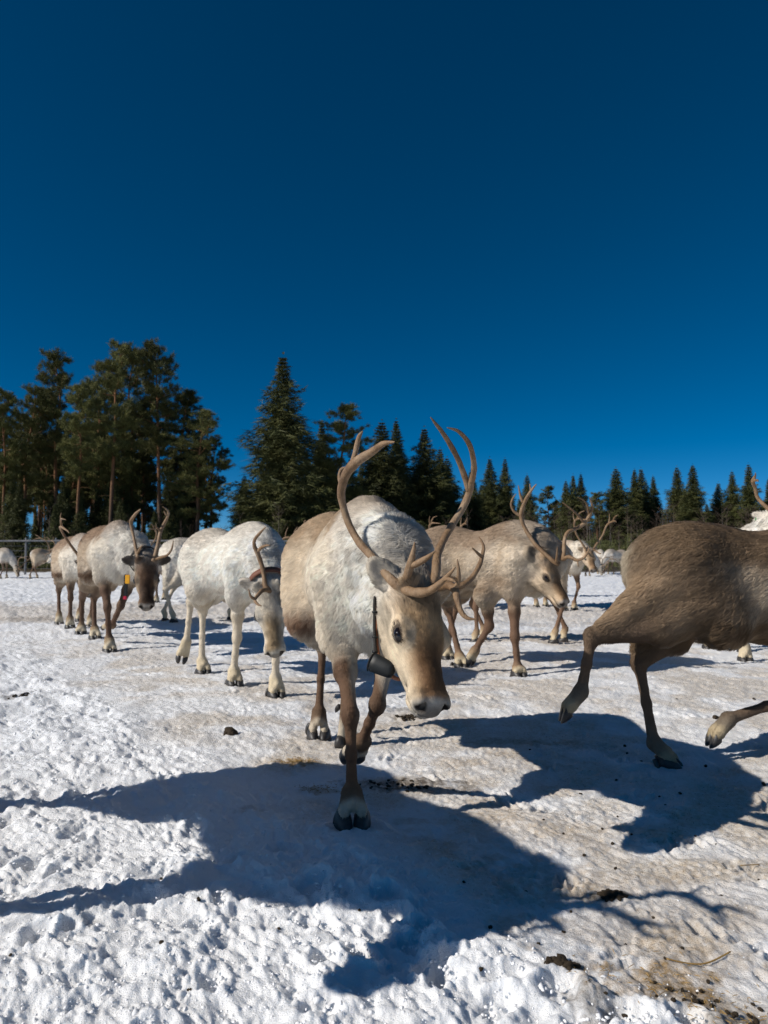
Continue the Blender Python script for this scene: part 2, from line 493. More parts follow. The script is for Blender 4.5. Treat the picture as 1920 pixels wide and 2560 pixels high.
def fur_mat(name, hair):
    M = Mat(name, rough=.62 if hair else .8, spec=.18)
    c = M.attr('coat').outputs['Color']
    if hair:
        hi = M.node('ShaderNodeHairInfo')
        v = M.math('MULTIPLY_ADD', hi.outputs['Random'], .2, .92)
        hsv = M.node('ShaderNodeHueSaturation'); M.l.new(c, hsv.inputs['Color']); M.l.new(v, hsv.inputs['Value'])
        M.color(hsv.outputs[0])
        an = M.attr('surface_normal')
        vt = M.node('ShaderNodeVectorTransform', vector_type='NORMAL', convert_from='OBJECT', convert_to='WORLD')
        M.l.new(an.outputs['Vector'], vt.inputs[0])
        geo = M.node('ShaderNodeNewGeometry')
        mx = M.node('ShaderNodeMix', data_type='VECTOR'); mx.inputs[0].default_value = .0
        M.l.new(vt.outputs[0], mx.inputs[4]); M.l.new(geo.outputs['Normal'], mx.inputs[5])
        nv = M.node('ShaderNodeVectorMath', operation='NORMALIZE'); M.l.new(mx.outputs[1], nv.inputs[0])
        M.l.new(nv.outputs[0], M.b.inputs['Normal'])
        tr = M.node('ShaderNodeBsdfTranslucent'); M.l.new(hsv.outputs[0], tr.inputs['Color']); M.l.new(nv.outputs[0], tr.inputs['Normal'])
        ms = M.node('ShaderNodeMixShader'); ms.inputs[0].default_value = .06
        M.l.new(M.b.outputs[0], ms.inputs[1]); M.l.new(tr.outputs[0], ms.inputs[2])
        M.l.new(ms.outputs[0], M.n['Material Output'].inputs['Surface'])
    else:
        n = M.noise(M.coord('Object'), 60, 5, .7)
        M.color(M.mix(.35, c, M.ramp(n, [(.3, (.55, .52, .5)), (.7, (1, 1, 1))]), 'MULTIPLY'))
        M.bump(n, .6, .01)
    return M.m
M_FUR = fur_mat('fur', True)
M_SKIN = fur_mat('coat', False)

_m = Mat('antler', rough=.5, spec=.4); _c = _m.coord('Object')
_col = _m.ramp(_m.noise(_c, 9, 8, .68), [(.25, (.16, .09, .045)), (.5, (.34, .215, .115)), (.75, (.55, .41, .27))])
_mp = _m.node('ShaderNodeMapping'); _mp.inputs['Scale'].default_value = (60, 60, 9); _m.l.new(_c, _mp.inputs[0])
_gr = _m.noise(_mp.outputs[0], 1.0, 5, .65)
_m.color(_m.mix(_m.math('MULTIPLY_ADD', _gr, 1.6, -.45, clamp=True), _m.mix(.55, _col, (.16, .10, .06), 'MULTIPLY'), _col)); _m.bump(_m.math('ADD', _gr, _m.noise(_c, 130, 4, .7)), .7, .006); M_ANTLER = _m.m
_m = Mat('hoof', rough=.45, spec=.4); _c = _m.coord('Object')
_m.color(_m.ramp(_m.noise(_c, 40, 4), [(.3, (.018, .017, .018)), (.7, (.06, .055, .052))])); _m.bump(_m.noise(_c, 150, 3), .3, .002); M_HOOF = _m.m
_m = Mat('eye', rough=.05, spec=.7); _m.color((.010, .006, .004)); M_EYE = _m.m
_m = Mat('nose_skin', rough=.4, spec=.4); _m.color(_m.ramp(_m.noise(_m.coord(), 90, 3), [(.3, (.03, .026, .024)), (.7, (.07, .06, .055))])); M_NOSE = _m.m
def plain(name, col, rough=.5, spec=.4, bump=None):
    m = Mat(name, rough, spec); c = m.coord('Object')
    m.color(m.mix(m.noise(c, 25, 4), tuple(v * .75 for v in col), tuple(min(1, v * 1.15) for v in col)))
    if bump: m.bump(m.noise(c, bump, 3), .3, .003)
    return m.m
M_BLACK = plain('black_plastic', (.010, .012, .013), .5, .35)
M_STRAP = plain('strap_webbing', (.02, .018, .016), .7, .3, 400)
M_ORANGE = plain('orange_strap', (.42, .17, .085), .6, .3)
M_LEATHER = plain('leather', (.18, .075, .045), .6, .3, 200)
M_BROWNSTRAP = plain('brown_leather', (.10, .065, .045), .6, .3, 200)
M_YELLOW = plain('yellow_plastic', (.85, .42, .02), .4, .4)
M_GREEN = plain('green_plastic', (.02, .25, .07), .4, .4)
M_RED = plain('red_plastic', (.5, .02, .06), .4, .4)
M_METAL = plain('metal', (.4, .4, .42), .3, .6)

def tube(paths, seg=8, rk=1.0, wob=0.0):
    """paths: list of [(x,y,z,r), ...]; smooth tapering branches in one mesh"""
    Vs, Fs = [], []; off = 0
    for path in paths:
        P = np.array(path, float); P[:, 3] *= rk
        n = len(P)
        # Catmull-Rom resample
        m = max(4, int((n - 1) * 6))
        t = np.linspace(0, n - 1, m); i = np.clip(np.floor(t).astype(int), 0, n - 2); u = (t - i)[:, None]
        p0 = P[np.clip(i - 1, 0, n - 1)]; p1 = P[i]; p2 = P[i + 1]; p3 = P[np.clip(i + 2, 0, n - 1)]
        Q = .5 * (2 * p1 + (p2 - p0) * u + (2 * p0 - 5 * p1 + 4 * p2 - p3) * u ** 2 + (3 * p1 - p0 - 3 * p2 + p3) * u ** 3)
        C = Q[:, :3]; rad = np.clip(Q[:, 3], .0012, None)
        if wob: rad = rad * (1 + wob * noise3(C * 38, 7) + .5 * wob * noise3(C * 90, 8)); C = C + wob * .012 * np.stack([noise3(C * 22, 11 + k) for k in range(3)], 1)
        T = np.gradient(C, axis=0); T /= np.linalg.norm(T, axis=1)[:, None] + 1e-9
        nrm = np.cross(T[0], [0.3, .2, .9]); nrm /= np.linalg.norm(nrm)
        ang = np.linspace(0, 2 * np.pi, seg, endpoint=False)
        rings = []
        for k in range(m):
            nrm = nrm - T[k] * nrm.dot(T[k]); nrm /= np.linalg.norm(nrm) + 1e-9
            b = np.cross(T[k], nrm)
            rings.append(C[k] + rad[k] * (np.cos(ang)[:, None] * nrm + np.sin(ang)[:, None] * b))
        V = np.vstack(rings + [C[-1:] + T[-1:] * rad[-1] * .8, C[:1]])
        for k in range(m - 1):
            for s in range(seg):
                a = k * seg + s; b_ = k * seg + (s + 1) % seg
                Fs.append((off + a, off + b_, off + b_ + seg, off + a + seg))
        e = m * seg
        for s in range(seg):
            a = (m - 1) * seg + s; b_ = (m - 1) * seg + (s + 1) % seg
            Fs.append((off + a, off + b_, off + e)); Fs.append((off + (s + 1) % seg, off + s, off + e + 1))
        Vs.append(V); off += len(V)
    me = bpy.data.meshes.new('tube')
    me.from_pydata(np.vstack(Vs).tolist(), [], Fs)
    return me

def hoof_mesh():
    secs = [(0, .034, .034, .004), (.012, .048, .050, .004), (.04, .056, .058, .003), (.065, .052, .046, .0), (.085, .040, .030, -.003), (.098, .022, .016, -.006), (.103, .006, .006, -.007)]
    V, F = [], []
    n = 8
    for x, w, h, o in secs:
        for k in range(n):
            a = math.pi * k / (n - 1)
            V.append((x, o + w * .5 * math.cos(a), h * math.sin(a) ** .8))
    for i in range(len(secs) - 1):
        for k in range(n):
            a, b = i * n + k, i * n + (k + 1) % n
            F.append((a, b, b + n, a + n))
    F.append(tuple(range(n))[::-1]); F.append(tuple((len(secs) - 1) * n + k for k in range(n)))
    me = bpy.data.meshes.new('hoof'); me.from_pydata(V, [], F); me.polygons.foreach_set('use_smooth', [True] * len(F))
    me.materials.append(M_HOOF)
    bm = bmesh.new(); bm.from_mesh(me); bmesh.ops.recalc_face_normals(bm, faces=bm.faces); bm.to_mesh(me); bm.free()
    return me
HOOF = hoof_mesh()
DEW = tube([[(0, 0, 0, .012), (.02, 0, .002, .0125), (.04, 0, .0, .008), (.052, 0, -.004, .002)]], 7); DEW.materials.append(M_HOOF)
DEW.polygons.foreach_set('use_smooth', [True] * len(DEW.polygons))
EV, EF = ico(3)
EYE = fast_mesh('eye', EV, EF); EYE.polygons.foreach_set('use_smooth', np.ones(len(EF), bool)); EYE.materials.append(M_EYE)

def lerp(a, b, t): return a + (b - a) * t
def C3(*c): return np.array(c, float)

COATS = dict(
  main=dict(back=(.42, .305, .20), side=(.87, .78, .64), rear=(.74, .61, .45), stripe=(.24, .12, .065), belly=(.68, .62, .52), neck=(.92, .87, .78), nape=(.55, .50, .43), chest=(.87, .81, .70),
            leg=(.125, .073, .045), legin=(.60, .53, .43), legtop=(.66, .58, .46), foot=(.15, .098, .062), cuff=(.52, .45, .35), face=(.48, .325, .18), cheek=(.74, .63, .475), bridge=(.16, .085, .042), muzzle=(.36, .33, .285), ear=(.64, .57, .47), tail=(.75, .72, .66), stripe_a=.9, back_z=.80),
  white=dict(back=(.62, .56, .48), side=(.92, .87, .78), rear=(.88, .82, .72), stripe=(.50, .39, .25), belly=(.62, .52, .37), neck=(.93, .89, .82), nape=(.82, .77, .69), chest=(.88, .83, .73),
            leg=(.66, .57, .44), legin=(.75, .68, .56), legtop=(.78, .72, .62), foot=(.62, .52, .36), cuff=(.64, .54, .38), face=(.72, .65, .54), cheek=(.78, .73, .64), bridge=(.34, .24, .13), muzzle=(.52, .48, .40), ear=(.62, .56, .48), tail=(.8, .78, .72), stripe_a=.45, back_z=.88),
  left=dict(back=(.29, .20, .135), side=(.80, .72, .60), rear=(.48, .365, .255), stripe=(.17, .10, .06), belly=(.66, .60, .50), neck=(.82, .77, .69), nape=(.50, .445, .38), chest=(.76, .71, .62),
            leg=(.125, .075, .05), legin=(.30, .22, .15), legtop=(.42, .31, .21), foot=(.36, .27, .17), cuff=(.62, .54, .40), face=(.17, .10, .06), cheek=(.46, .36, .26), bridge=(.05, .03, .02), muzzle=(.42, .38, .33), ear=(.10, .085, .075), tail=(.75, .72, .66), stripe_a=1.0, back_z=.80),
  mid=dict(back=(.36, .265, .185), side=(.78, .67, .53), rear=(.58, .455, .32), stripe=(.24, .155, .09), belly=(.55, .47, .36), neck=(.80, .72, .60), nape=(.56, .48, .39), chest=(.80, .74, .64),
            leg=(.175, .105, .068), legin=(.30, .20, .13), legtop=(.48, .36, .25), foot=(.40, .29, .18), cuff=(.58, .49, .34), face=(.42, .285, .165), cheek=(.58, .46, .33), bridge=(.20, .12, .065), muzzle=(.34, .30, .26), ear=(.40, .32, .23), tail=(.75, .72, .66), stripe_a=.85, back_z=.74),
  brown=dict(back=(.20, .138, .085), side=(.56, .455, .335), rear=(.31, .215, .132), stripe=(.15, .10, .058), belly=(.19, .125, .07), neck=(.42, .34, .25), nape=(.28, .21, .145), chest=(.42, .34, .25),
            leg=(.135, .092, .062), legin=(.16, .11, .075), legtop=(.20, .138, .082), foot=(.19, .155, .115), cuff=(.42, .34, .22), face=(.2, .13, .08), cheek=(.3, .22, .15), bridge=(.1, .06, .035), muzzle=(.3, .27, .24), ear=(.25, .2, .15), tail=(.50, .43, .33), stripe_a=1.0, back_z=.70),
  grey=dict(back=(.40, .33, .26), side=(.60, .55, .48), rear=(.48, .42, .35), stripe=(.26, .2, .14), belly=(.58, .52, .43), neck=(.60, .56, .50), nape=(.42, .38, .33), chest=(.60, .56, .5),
            leg=(.15, .10, .07), legin=(.3, .22, .15), legtop=(.40, .31, .23), foot=(.34, .26, .17), cuff=(.52, .45, .33), face=(.24, .165, .10), cheek=(.48, .41, .32), bridge=(.09, .055, .035), muzzle=(.4, .37, .33), ear=(.28, .23, .18), tail=(.75, .72, .66), stripe_a=.8, back_z=.78),
)

GENERIC_ANTLER = [  # head frame (x to the nose, y outwards, z up), right-hand set mirrored for the other side
    [(.03, .045, .0, .020), (-.02, .10, .07, .016), (-.13, .20, .16, .014), (-.20, .26, .30, .0135), (-.16, .27, .44, .013), (-.07, .24, .54, .009), (.0, .20, .60, .003)],
    [(-.16, .27, .44, .011), (-.17, .27, .54, .009), (-.12, .25, .64, .003)],
    [(-.19, .25, .32, .009), (-.27, .27, .37, .007), (-.31, .27, .43, .003)],
    [(.02, .06, .02, .014), (.08, .08, .05, .011), (.15, .09, .09, .010), (.20, .08, .17, .003)],
    [(.14, .09, .085, .009), (.21, .06, .08, .008), (.25, .03, .10, .003)],
]

def build_reindeer(label, base, heading, coat, scale=1.0, legs=None, poll=None, nose=None, roll=0.0, antlers='generic', antler_r=.80, ears=None, h=.02, fh=.010,
                   hairs=0, hair_r=.001, group='reindeer walking over the snow', top=None, neck_up=0.0, ear_tag=None, antler_scale=1.0, seed=1, torso_len=1.0, detail=False, pose='walk', girth=1.0, hup=None, limb=1.0, raised=()):
    """base (x, y) under the trunk's middle, heading in radians; legs, poll and nose are points of the place when given"""
    s = scale; c = COATS[coat]
    ch, sh = math.cos(heading), math.sin(heading)
    gz = float(big_h(np.array([base[0]]), np.array([base[1]]))[0])
    def loc(P):
        d = np.asarray(P, float) - np.array([base[0], base[1], gz])
        return np.array([ch * d[0] + sh * d[1], -sh * d[0] + ch * d[1], d[2]])
    B = Body()
    L = torso_len
    T = lambda x, y, z: np.array([x * s * L, y * s * girth, z * s])
    E = lambda ctr, r, k=.08, g=0, rows=I3: B.ell(T(*ctr), np.array(r) * s * np.array([L, girth, 1]), k * s, g, rows)
    E((.20, 0, .785), (.36, .182, .222))
    E((.0, 0, .775), (.38, .200, .206))
    E((-.34, 0, .815), (.27, .185, .215))
    E((-.30, 0, .89), (.26, .12, .125), .10)
    E((.30, 0, .93), (.22, .095, .135), .12)
    E((.43, 0, .755), (.16, .145, .195), .09)
    E((-.595, 0, .84), (.025, .03, .075), .02, 8)
    if coat == 'brown': E((.08, 0, .725), (.46, .175, .205), .12)
    # head
    if poll is None:
        hp = dict(walk=((.80, 0, .93), (.62, 0, -.78)), alert=((.70, 0, 1.16), (.86, 0, -.5)), graze=((.86, 0, .42), (.30, 0, -.95)), low=((.84, 0, .74), (.45, 0, -.89)))[pose]
        pl = T(*hp[0]); dv = np.array(hp[1]); dv /= np.linalg.norm(dv)
        ns = pl + dv * .37 * s
        if seed:
            yw = {0: 0}.get(seed, ((seed * 37) % 11 - 5) * .06)
            cy, sy_ = math.cos(yw), math.sin(yw)
            dl = ns - pl; ns = pl + np.array([cy * dl[0] - sy_ * dl[1], sy_ * dl[0] + cy * dl[1], dl[2]])
    else:
        pl = loc(poll); ns = loc(nose)
    hv = ns - pl; hl = np.linalg.norm(hv); q = hl / .37
    up = np.array([0, 0, 1.0]) if abs(hv[2]) / hl < .9 else np.array([1.0, 0, .35])
    if hup is not None: up = np.array([ch * hup[0] + sh * hup[1], -sh * hup[0] + ch * hup[1], hup[2]])
    rows = quat_rows(hv, up)
    if roll:
        cr, sr = math.cos(roll), math.sin(roll)
        rows = np.stack([rows[0], cr * rows[1] + sr * rows[2], -sr * rows[1] + cr * rows[2]])
    H = lambda x, y, z: pl + (np.array([x, y, z]) * q) @ rows
    def HE(ctr, r, k=.03, g=2, rot=None, cut=False):
        rr = rows if rot is None else rot
        B.ell(H(*ctr), np.array(r) * q, k * q, g, rr, cut)
    # neck
    n0 = T(.40, 0, .87); n1 = T(.49, 0, .80)
    pb = H(.0, 0, -.05)
    mid = (n0 + pb) * .5 + np.array([0.02, 0, .05 * s + neck_up * s])
    B.cone(n0, mid, .128 * s, .104 * s, .09 * s, 1, 1.15); B.cone(mid, pb, .104 * s, .072 * q, .06 * s, 1, 1.1)
    tb = H(.02, 0, -.12); midb = (n1 + tb) * .5 + np.array([0, 0, -.02 * s])
    B.cone(n1, midb, .128 * s, .090 * s, .08 * s, 1, 1.2); B.cone(midb, tb, .090 * s, .060 * q, .05 * s, 1, 1.1)
    # skull, brow, muzzle
    HE((.055, 0, -.055), (.085, .066, .075), .05)
    HE((.12, 0, -.045), (.095, .066, .052), .03)
    for sd in (1, -1):
        HE((.142, .055 * sd, -.044), (.042, .025, .030), .025)
        HE((.146, .066 * sd, -.0255), (.034, .017, .0085), .010)
        HE((.115, .036 * sd, -.116), (.088, .032, .058), .04)
    B.cone(H(.13, 0, -.075), H(.295, 0, -.068), .064 * q, .043 * q, .03 * q, 2, 1.03)
    B.cone(H(.08, 0, -.125), H(.30, 0, -.108), .050 * q, .030 * q, .04 * q, 2, 1.05)
    HE((.322, 0, -.082), (.045, .050, .040), .03)
    HE((.318, 0, -.112), (.036, .036, .022), .018)
    if detail or (fh and fh < .012):
        for sd in (1, -1):
            HE((.332, .040 * sd, -.064), (.026, .017, .018), .012)
            rw = quat_rows(rows[0] * .8 - rows[2] * .35 + rows[1] * sd * .45, rows[2])
            B.ell(H(.354, .037 * sd, -.071), np.array([.024, .0095, .017]) * q, .006, 2, rw, cut=True)
        HE((.318, 0, -.1035), (.060, .060, .0032), .006, 2, None, True)
    # ears
    ez = ears or ((-.30, 1, .22), (-.30, 1, .22))
    for sd, ed in zip((1, -1), ez):
        e = np.array([ed[0], ed[1] * sd, ed[2]]); e /= np.linalg.norm(e)
        ew = e @ rows
        er = quat_rows(ew, rows[0] * .9 + rows[2] * .45)
        ctr = H(-.002, .056 * sd, -.036) + ew * .050 * q
        B.ell(ctr, np.array([.060, .034, .017]) * q, .022 * q, 3, er)
        if detail or (fh and fh < .012):
            B.ell(ctr + er[2] * .017 * q + ew * .007 * q, np.array([.044, .021, .014]) * q, .008, 3, er, cut=True)
    for sd in (1, -1):
        B.cone(H(.030, .040 * sd, -.01), H(.020, .052 * sd, .020), .022 * q, .018 * q, .02, 2)
    # legs
    defaults = dict(fl=[(.34, .115, .345), (.33, .115, .115), (.41, .115, .0)], fr=[(.38, -.115, .36), (.26, -.115, .12), (.33, -.115, .0)],
                    hl=[(-.52, .125, .40), (-.44, .125, .125), (-.36, .125, 0)], hr=[(-.44, -.125, .41), (-.56, -.125, .13), (-.48, -.125, 0)])
    if seed % 2 and not legs:
        mir = lambda pts: [(a, -b, cc) for a, b, cc in pts]
        defaults = dict(fl=mir(defaults['fr']), fr=mir(defaults['fl']), hl=mir(defaults['hr']), hr=mir(defaults['hl']))
    LEG = {}
    feet = []
    for gi, nm in enumerate(('fl', 'fr', 'hl', 'hr')):
        sd = 1 if nm[1] == 'l' else -1; front = nm[0] == 'f'; g = 4 + gi
        if legs and nm in legs:
            J = [loc(p) for p in legs[nm]]
        else:
            J = [np.array(p) * s for p in defaults[nm]]
        k_, f_, t_ = J[0], J[1], J[2]
        planted = nm not in raised
        if planted:
            gx, gy = base[0] + ch * t_[0] - sh * t_[1], base[1] + sh * t_[0] + ch * t_[1]
            zt = float(ground_h(np.array([gx]), np.array([gy]))[0]) - gz - .006
            f_ = f_ + np.array([0, 0, zt - t_[2]]); t_ = np.array([t_[0], t_[1], zt])
        if front:
            a0 = T(.36, .105 * sd, .80); a1 = T(.31, .118 * sd, .60)
            if legs and nm in legs and len(J) > 3: a1 = J[3]
            B.cone(a0, a1, .120 * s, .076 * s, .07 * s, 0)
            B.cone(a1, lerp(a1, k_, .5), .056 * s, .037 * s, .05 * s, g); B.cone(lerp(a1, k_, .5), k_, .037 * s * limb, .028 * s * limb, .03 * s, g)
        else:
            a0 = T(-.36, .085 * sd, .83); a1 = T(-.24, .125 * sd, .62)
            if legs and nm in legs and len(J) > 3: a1 = J[3]
            B.cone(a0, a1, .145 * s, .115 * s, .08 * s, 0)
            B.cone(lerp(a0, a1, .6), lerp(a1, k_, .45), .120 * s, .074 * s, .05 * s, g if False else 0)
            hm = T(-.45, .080 * sd, .76); B.cone(hm, lerp(hm, k_, .82), .125 * s, .042 * s, .06 * s, 0)
            B.cone(lerp(a1, k_, .45), k_, .066 * s * limb, .030 * s * limb, .03 * s, g)
        B.ell(k_, np.array([.031, .028, .045]) * s * limb, .02 * s, g)
        m_ = lerp(k_, f_, .5)
        B.cone(k_, m_, .027 * s * limb, .0205 * s * limb, .02 * s, g); B.cone(m_, f_, .0205 * s * limb, .026 * s * limb, .02 * s, g)
        d = t_ - f_; dn = d / np.linalg.norm(d)
        yv = np.array([0, 1.0, 0]); yv = yv - dn * yv.dot(dn); yv /= np.linalg.norm(yv)
        nv = np.cross(dn, yv)
        ca, sa = math.cos(R(14)), math.sin(R(14))
        fv = dn * ca + nv * sa; uv = np.cross(fv, yv)
        if uv.dot(nv) < 0: uv = -uv
        if planted:       # planted: the sole lies on the snow
            fv = np.array([dn[0], dn[1], 0]); 
            if np.linalg.norm(fv) < .2: fv = np.array([1.0, 0, 0])
            fv /= np.linalg.norm(fv); uv = np.array([0, 0, 1.0]); yv = np.cross(uv, fv)
        B.ell(f_ + dn * .01, np.array([.029, .032, .036]) * s * limb, .02 * s, g)
        B.cone(f_, lerp(f_, t_, .45) + (uv * .015 * s if planted else 0), .027 * s * limb, .024 * s * limb, .012 * s, g)
        for e in (1, -1):
            tip = t_ + yv * e * .027 * s
            bs = tip - fv * .062 * s + uv * .045 * s if planted else tip - fv * .078 * s + uv * .004 * s
            B.cone(f_ + yv * e * .012 * s, bs, .027 * s * limb, .0235 * s * limb, .012 * s, g)
            B.cone(bs, bs + fv * .022 * s - uv * .006 * s, .0235 * s * limb, .020 * s * limb, .01 * s, g)
            hk = 1.0 if planted else .68
            feet.append((tip - fv * .102 * s * hk - (0 if planted else 1) * uv * .016 * s, fv * hk, yv * e * hk, uv * hk, e))
            if planted: feet.append((f_ + dn * .045 * s - nv * .042 * s + yv * e * .034 * s, (dn * .75 - nv * .45 + yv * e * .3), None, None, 0))
        LEG[g] = [a1, k_, f_, t_]
    fine = None
    if fh and fh < h:
        corners = np.array([H(x, y, z) for x in (-.06, .38) for y in (-.14, .14) for z in (-.2, .06)])
        fine = (corners.min(0), corners.max(0))
    V, F = B.mesh(h, fine, fh)
    root = empty('reindeer', (base[0], base[1], gz), heading)
    tag(root, label, 'reindeer', group)
    # ---------------- coat colours
    def coatf(P, Wt):
        n1 = noise3(P * 9 + seed * 7.3, 3); n2 = noise3(P * 24 + seed, 4); n3 = noise3(P * 60, 5)
        x = P[:, 0] / (s * L); y = P[:, 1] / s; z = P[:, 2] / s
        nn = (n1 * .06 + n2 * .035)
        col = np.zeros((len(P), 3))
        st = lambda a, b, v: sstep(a, b, v)[:, None]
        # trunk
        tz = (z - .50) / .53
        t = np.tile(C3(*c['side']), (len(P), 1))
        t = lerp(t, C3(*c['rear']), st(.20, -.28, x + nn * 2) * .9)
        t = lerp(t, C3(*c['back']), st(c['back_z'] - .13, c['back_z'] + .10, tz + nn * 1.6 + .05 * sstep(0, -.4, x)))
        t = lerp(t, C3(*c['nape']), (st(.22, .30, x) * st(.88, 1.0, tz)) * .45)
        ln = np.exp(-((x - .22 - .04 * tz + nn * .5) / .035) ** 2) * sstep(.25, .45, tz) * (1 - sstep(.7, .9, tz))
        t = lerp(t, C3(*c['rear']), (ln * .7)[:, None])
        sp = np.exp(-((tz - .17 - .05 * np.abs(x) + nn * .6) / .085) ** 2) * sstep(-.45, -.3, x) * (1 - sstep(.12, .26, x)) * sstep(.08, .14, np.abs(y))
        t = lerp(t, C3(*c['stripe']), (sp * c['stripe_a'])[:, None])
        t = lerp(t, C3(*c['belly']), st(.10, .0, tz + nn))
        t = lerp(t, C3(*c['chest']), st(.40, .50, x + nn) * st(.75, .5, tz))
        if coat == 'mid':
            t = lerp(t, C3(*c['stripe']), (np.exp(-((x - .24) / .12) ** 2 - ((tz - .28) / .13) ** 2) * .8)[:, None])
        t = lerp(t, C3(*c['tail']), st(-.575, -.61, x + nn * .5) * st(.55, .7, tz) * .85 * st(.045, .01, np.abs(y)))
        lt = C3(*c['legtop'])
        t = lerp(t, lt, (sstep(.16, .02, tz + nn) * sstep(.2, .3, np.abs(x)))[:, None] * .8)
        if coat == 'brown':
            t = lerp(t, C3(.56, .47, .36), (np.exp(-((x + .10 + .5 * (tz - .5)) / .09) ** 2) * sstep(.15, .3, tz) * (1 - sstep(.6, .75, tz)))[:, None] * .6)
            t = lerp(t, C3(.14, .095, .06), (np.exp(-((x + .33) / .11) ** 2 - ((tz - .45) / .3) ** 2))[:, None] * .65)
        col += t * Wt.get(0, 0)[:, None]
        # neck
        nk = np.tile(C3(*c['neck']), (len(P), 1))
        ht = (P - pl) @ rows.T / q
        nk = lerp(nk, C3(*c['nape']), st(.10, -.02, np.linalg.norm(ht - np.array([-.02, 0, .0]), axis=1) - .12 + nn) * st(-.06, .02, ht[:, 2]))
        nk = lerp(nk, C3(*c['nape']), (sstep(.05, .45, n2 * .7 + n3 * .4) * .30)[:, None])
        col += nk * Wt.get(1, 0)[:, None]
        # head
        hx, hy, hz = ht[:, 0], np.abs(ht[:, 1]), ht[:, 2]
        f = np.tile(C3(*c['face']), (len(P), 1))
        f = lerp(f, C3(*c['cheek']), st(.0, -.085, hz + .75 * (.075 - hy) + nn * .35) * .95)
        f = lerp(f, C3(*c['cheek']), (np.exp(-((hx - .165) / .05) ** 2 - ((hz + .075) / .028) ** 2) * sstep(.035, .05, hy))[:, None] * .7)
        br = sstep(.062, .022, hy + nn * .2) * sstep(.12, .23, hx + nn * .3) * sstep(-.085, -.05, hz)
        f = lerp(f, C3(*c['bridge']), br[:, None] * .92)
        f = lerp(f, C3(*c['nape']), st(.05, -.02, hx + nn) * .55)
        f = lerp(f, C3(*c['bridge']), (sstep(.25, .6, n2 + .6 * n3) * sstep(.13, .05, hx) * .5)[:, None])
        mz = sstep(.318, .340, hx + nn * .15 - .25 * np.clip(hz + .075, 0, 1))
        f = lerp(f, C3(*c['muzzle']), mz[:, None])
        f = lerp(f, C3(.06, .05, .045), (sstep(.345, .362, hx) * sstep(.030, .018, np.abs(hz + .078)) * .55)[:, None])
        for sd in (1, -1):
            dd = np.linalg.norm((ht - np.array([.352, .038 * sd, -.071])) * np.array([.9, 1.25, .95]), axis=1)
            f = lerp(f, C3(.025, .02, .018), (sstep(.025, .014, dd))[:, None])
        f = lerp(f, C3(.03, .025, .022), (np.exp(-((hz + .1035) / .0035) ** 2) * sstep(.25, .29, hx) * .85)[:, None])
        de = np.sqrt(((hx - .150) / 1.25) ** 2 + ((hz + .047)) ** 2)
        f = lerp(f, C3(.05, .035, .025), (sstep(.029, .023, de) * sstep(.035, .045, hy))[:, None])
        dl_ = np.sqrt((hx - .135) ** 2 + (hz + .02) ** 2)
        f = lerp(f, C3(*c['cheek']) * 1.05, (np.exp(-((de - .036) / .007) ** 2) * sstep(.04, .05, hy))[:, None] * .55)
        col += f * Wt.get(2, 0)[:, None]
        col += np.tile(C3(*c['ear']), (len(P), 1)) * Wt.get(3, 0)[:, None]
        col += np.tile(C3(*c['tail']), (len(P), 1)) * Wt.get(8, 0)[:, None]
        for g, (a1, k_, f_, t_) in LEG.items():
            seg = [a1, k_, f_, t_]; best = np.full(len(P), 9.0); tt = np.zeros(len(P))
            for i in range(3):
                ba = seg[i + 1] - seg[i]; u = np.clip(((P - seg[i]) @ ba) / ba.dot(ba), 0, 1)
                dd = np.linalg.norm(P - seg[i] - u[:, None] * ba, axis=1)
                m = dd < best; best[m] = dd[m]; tt[m] = i + u[m]
            lg = np.tile(C3(*c['leg']), (len(P), 1))
            lg = lerp(lg, C3(*c['legtop']), st(.50, .12, tt + nn * 2))
            inner = sstep(.0, -.03, (P[:, 1] - (k_[1])) * (1 if k_[1] > 0 else -1)) * (1 - sstep(.6, 1.2, tt))
            lg = lerp(lg, C3(*c['legin']), inner[:, None] * .75)
            lg = lerp(lg, C3(*c['foot']), st(1.75, 2.15, tt + nn * 2))
            lg = lerp(lg, C3(*c['cuff']), st(2.18, 2.45, tt + nn * 1.5))
            col += lg * Wt[g][:, None]
        def streak(ax, fr, sd_):
            ax = ax / np.linalg.norm(ax); Q = P - (P @ ax)[:, None] * ax * .78
            return noise3(Q * fr + seed, sd_) * .6 + noise3(Q * fr * 2.1, sd_ + 1) * .4
        w0, w1, w2 = Wt.get(0, 0), Wt.get(1, 0), Wt.get(2, 0)
        hard = 1.6 if coat == 'brown' else 1.0
        tn = w0 * streak(np.array([-1, 0, -.55]), 46, 61) * .17 * hard + w1 * np.clip(streak(pl - n0 + np.array([0, 0, -.1]), 52, 63) - .02, -1, .3) * .50 + w2 * streak(rows[0], 62, 65) * (.36 + .45 * sstep(.13, .05, hx))
        tn = tn + .04 * n1 * w0 + .20 * n2 * w2
        col *= np.clip(1 + .07 * n2 + .05 * n3 + tn, .45, 1.35)[:, None]
        return np.clip(col, .008, .9)
    Wv = B.weights(V)
    colv = coatf(V, Wv)
    if h < .016:
        Vd = V + 0
    me = fast_mesh('body', V, F)
    ca_ = me.color_attributes.new('coat', 'FLOAT_COLOR', 'POINT')
    ca_.data.foreach_set('color', np.hstack([colv, np.ones((len(V), 1))]).astype(np.float32).ravel())
    body = link('body', me, M_SKIN, root, smooth=True)
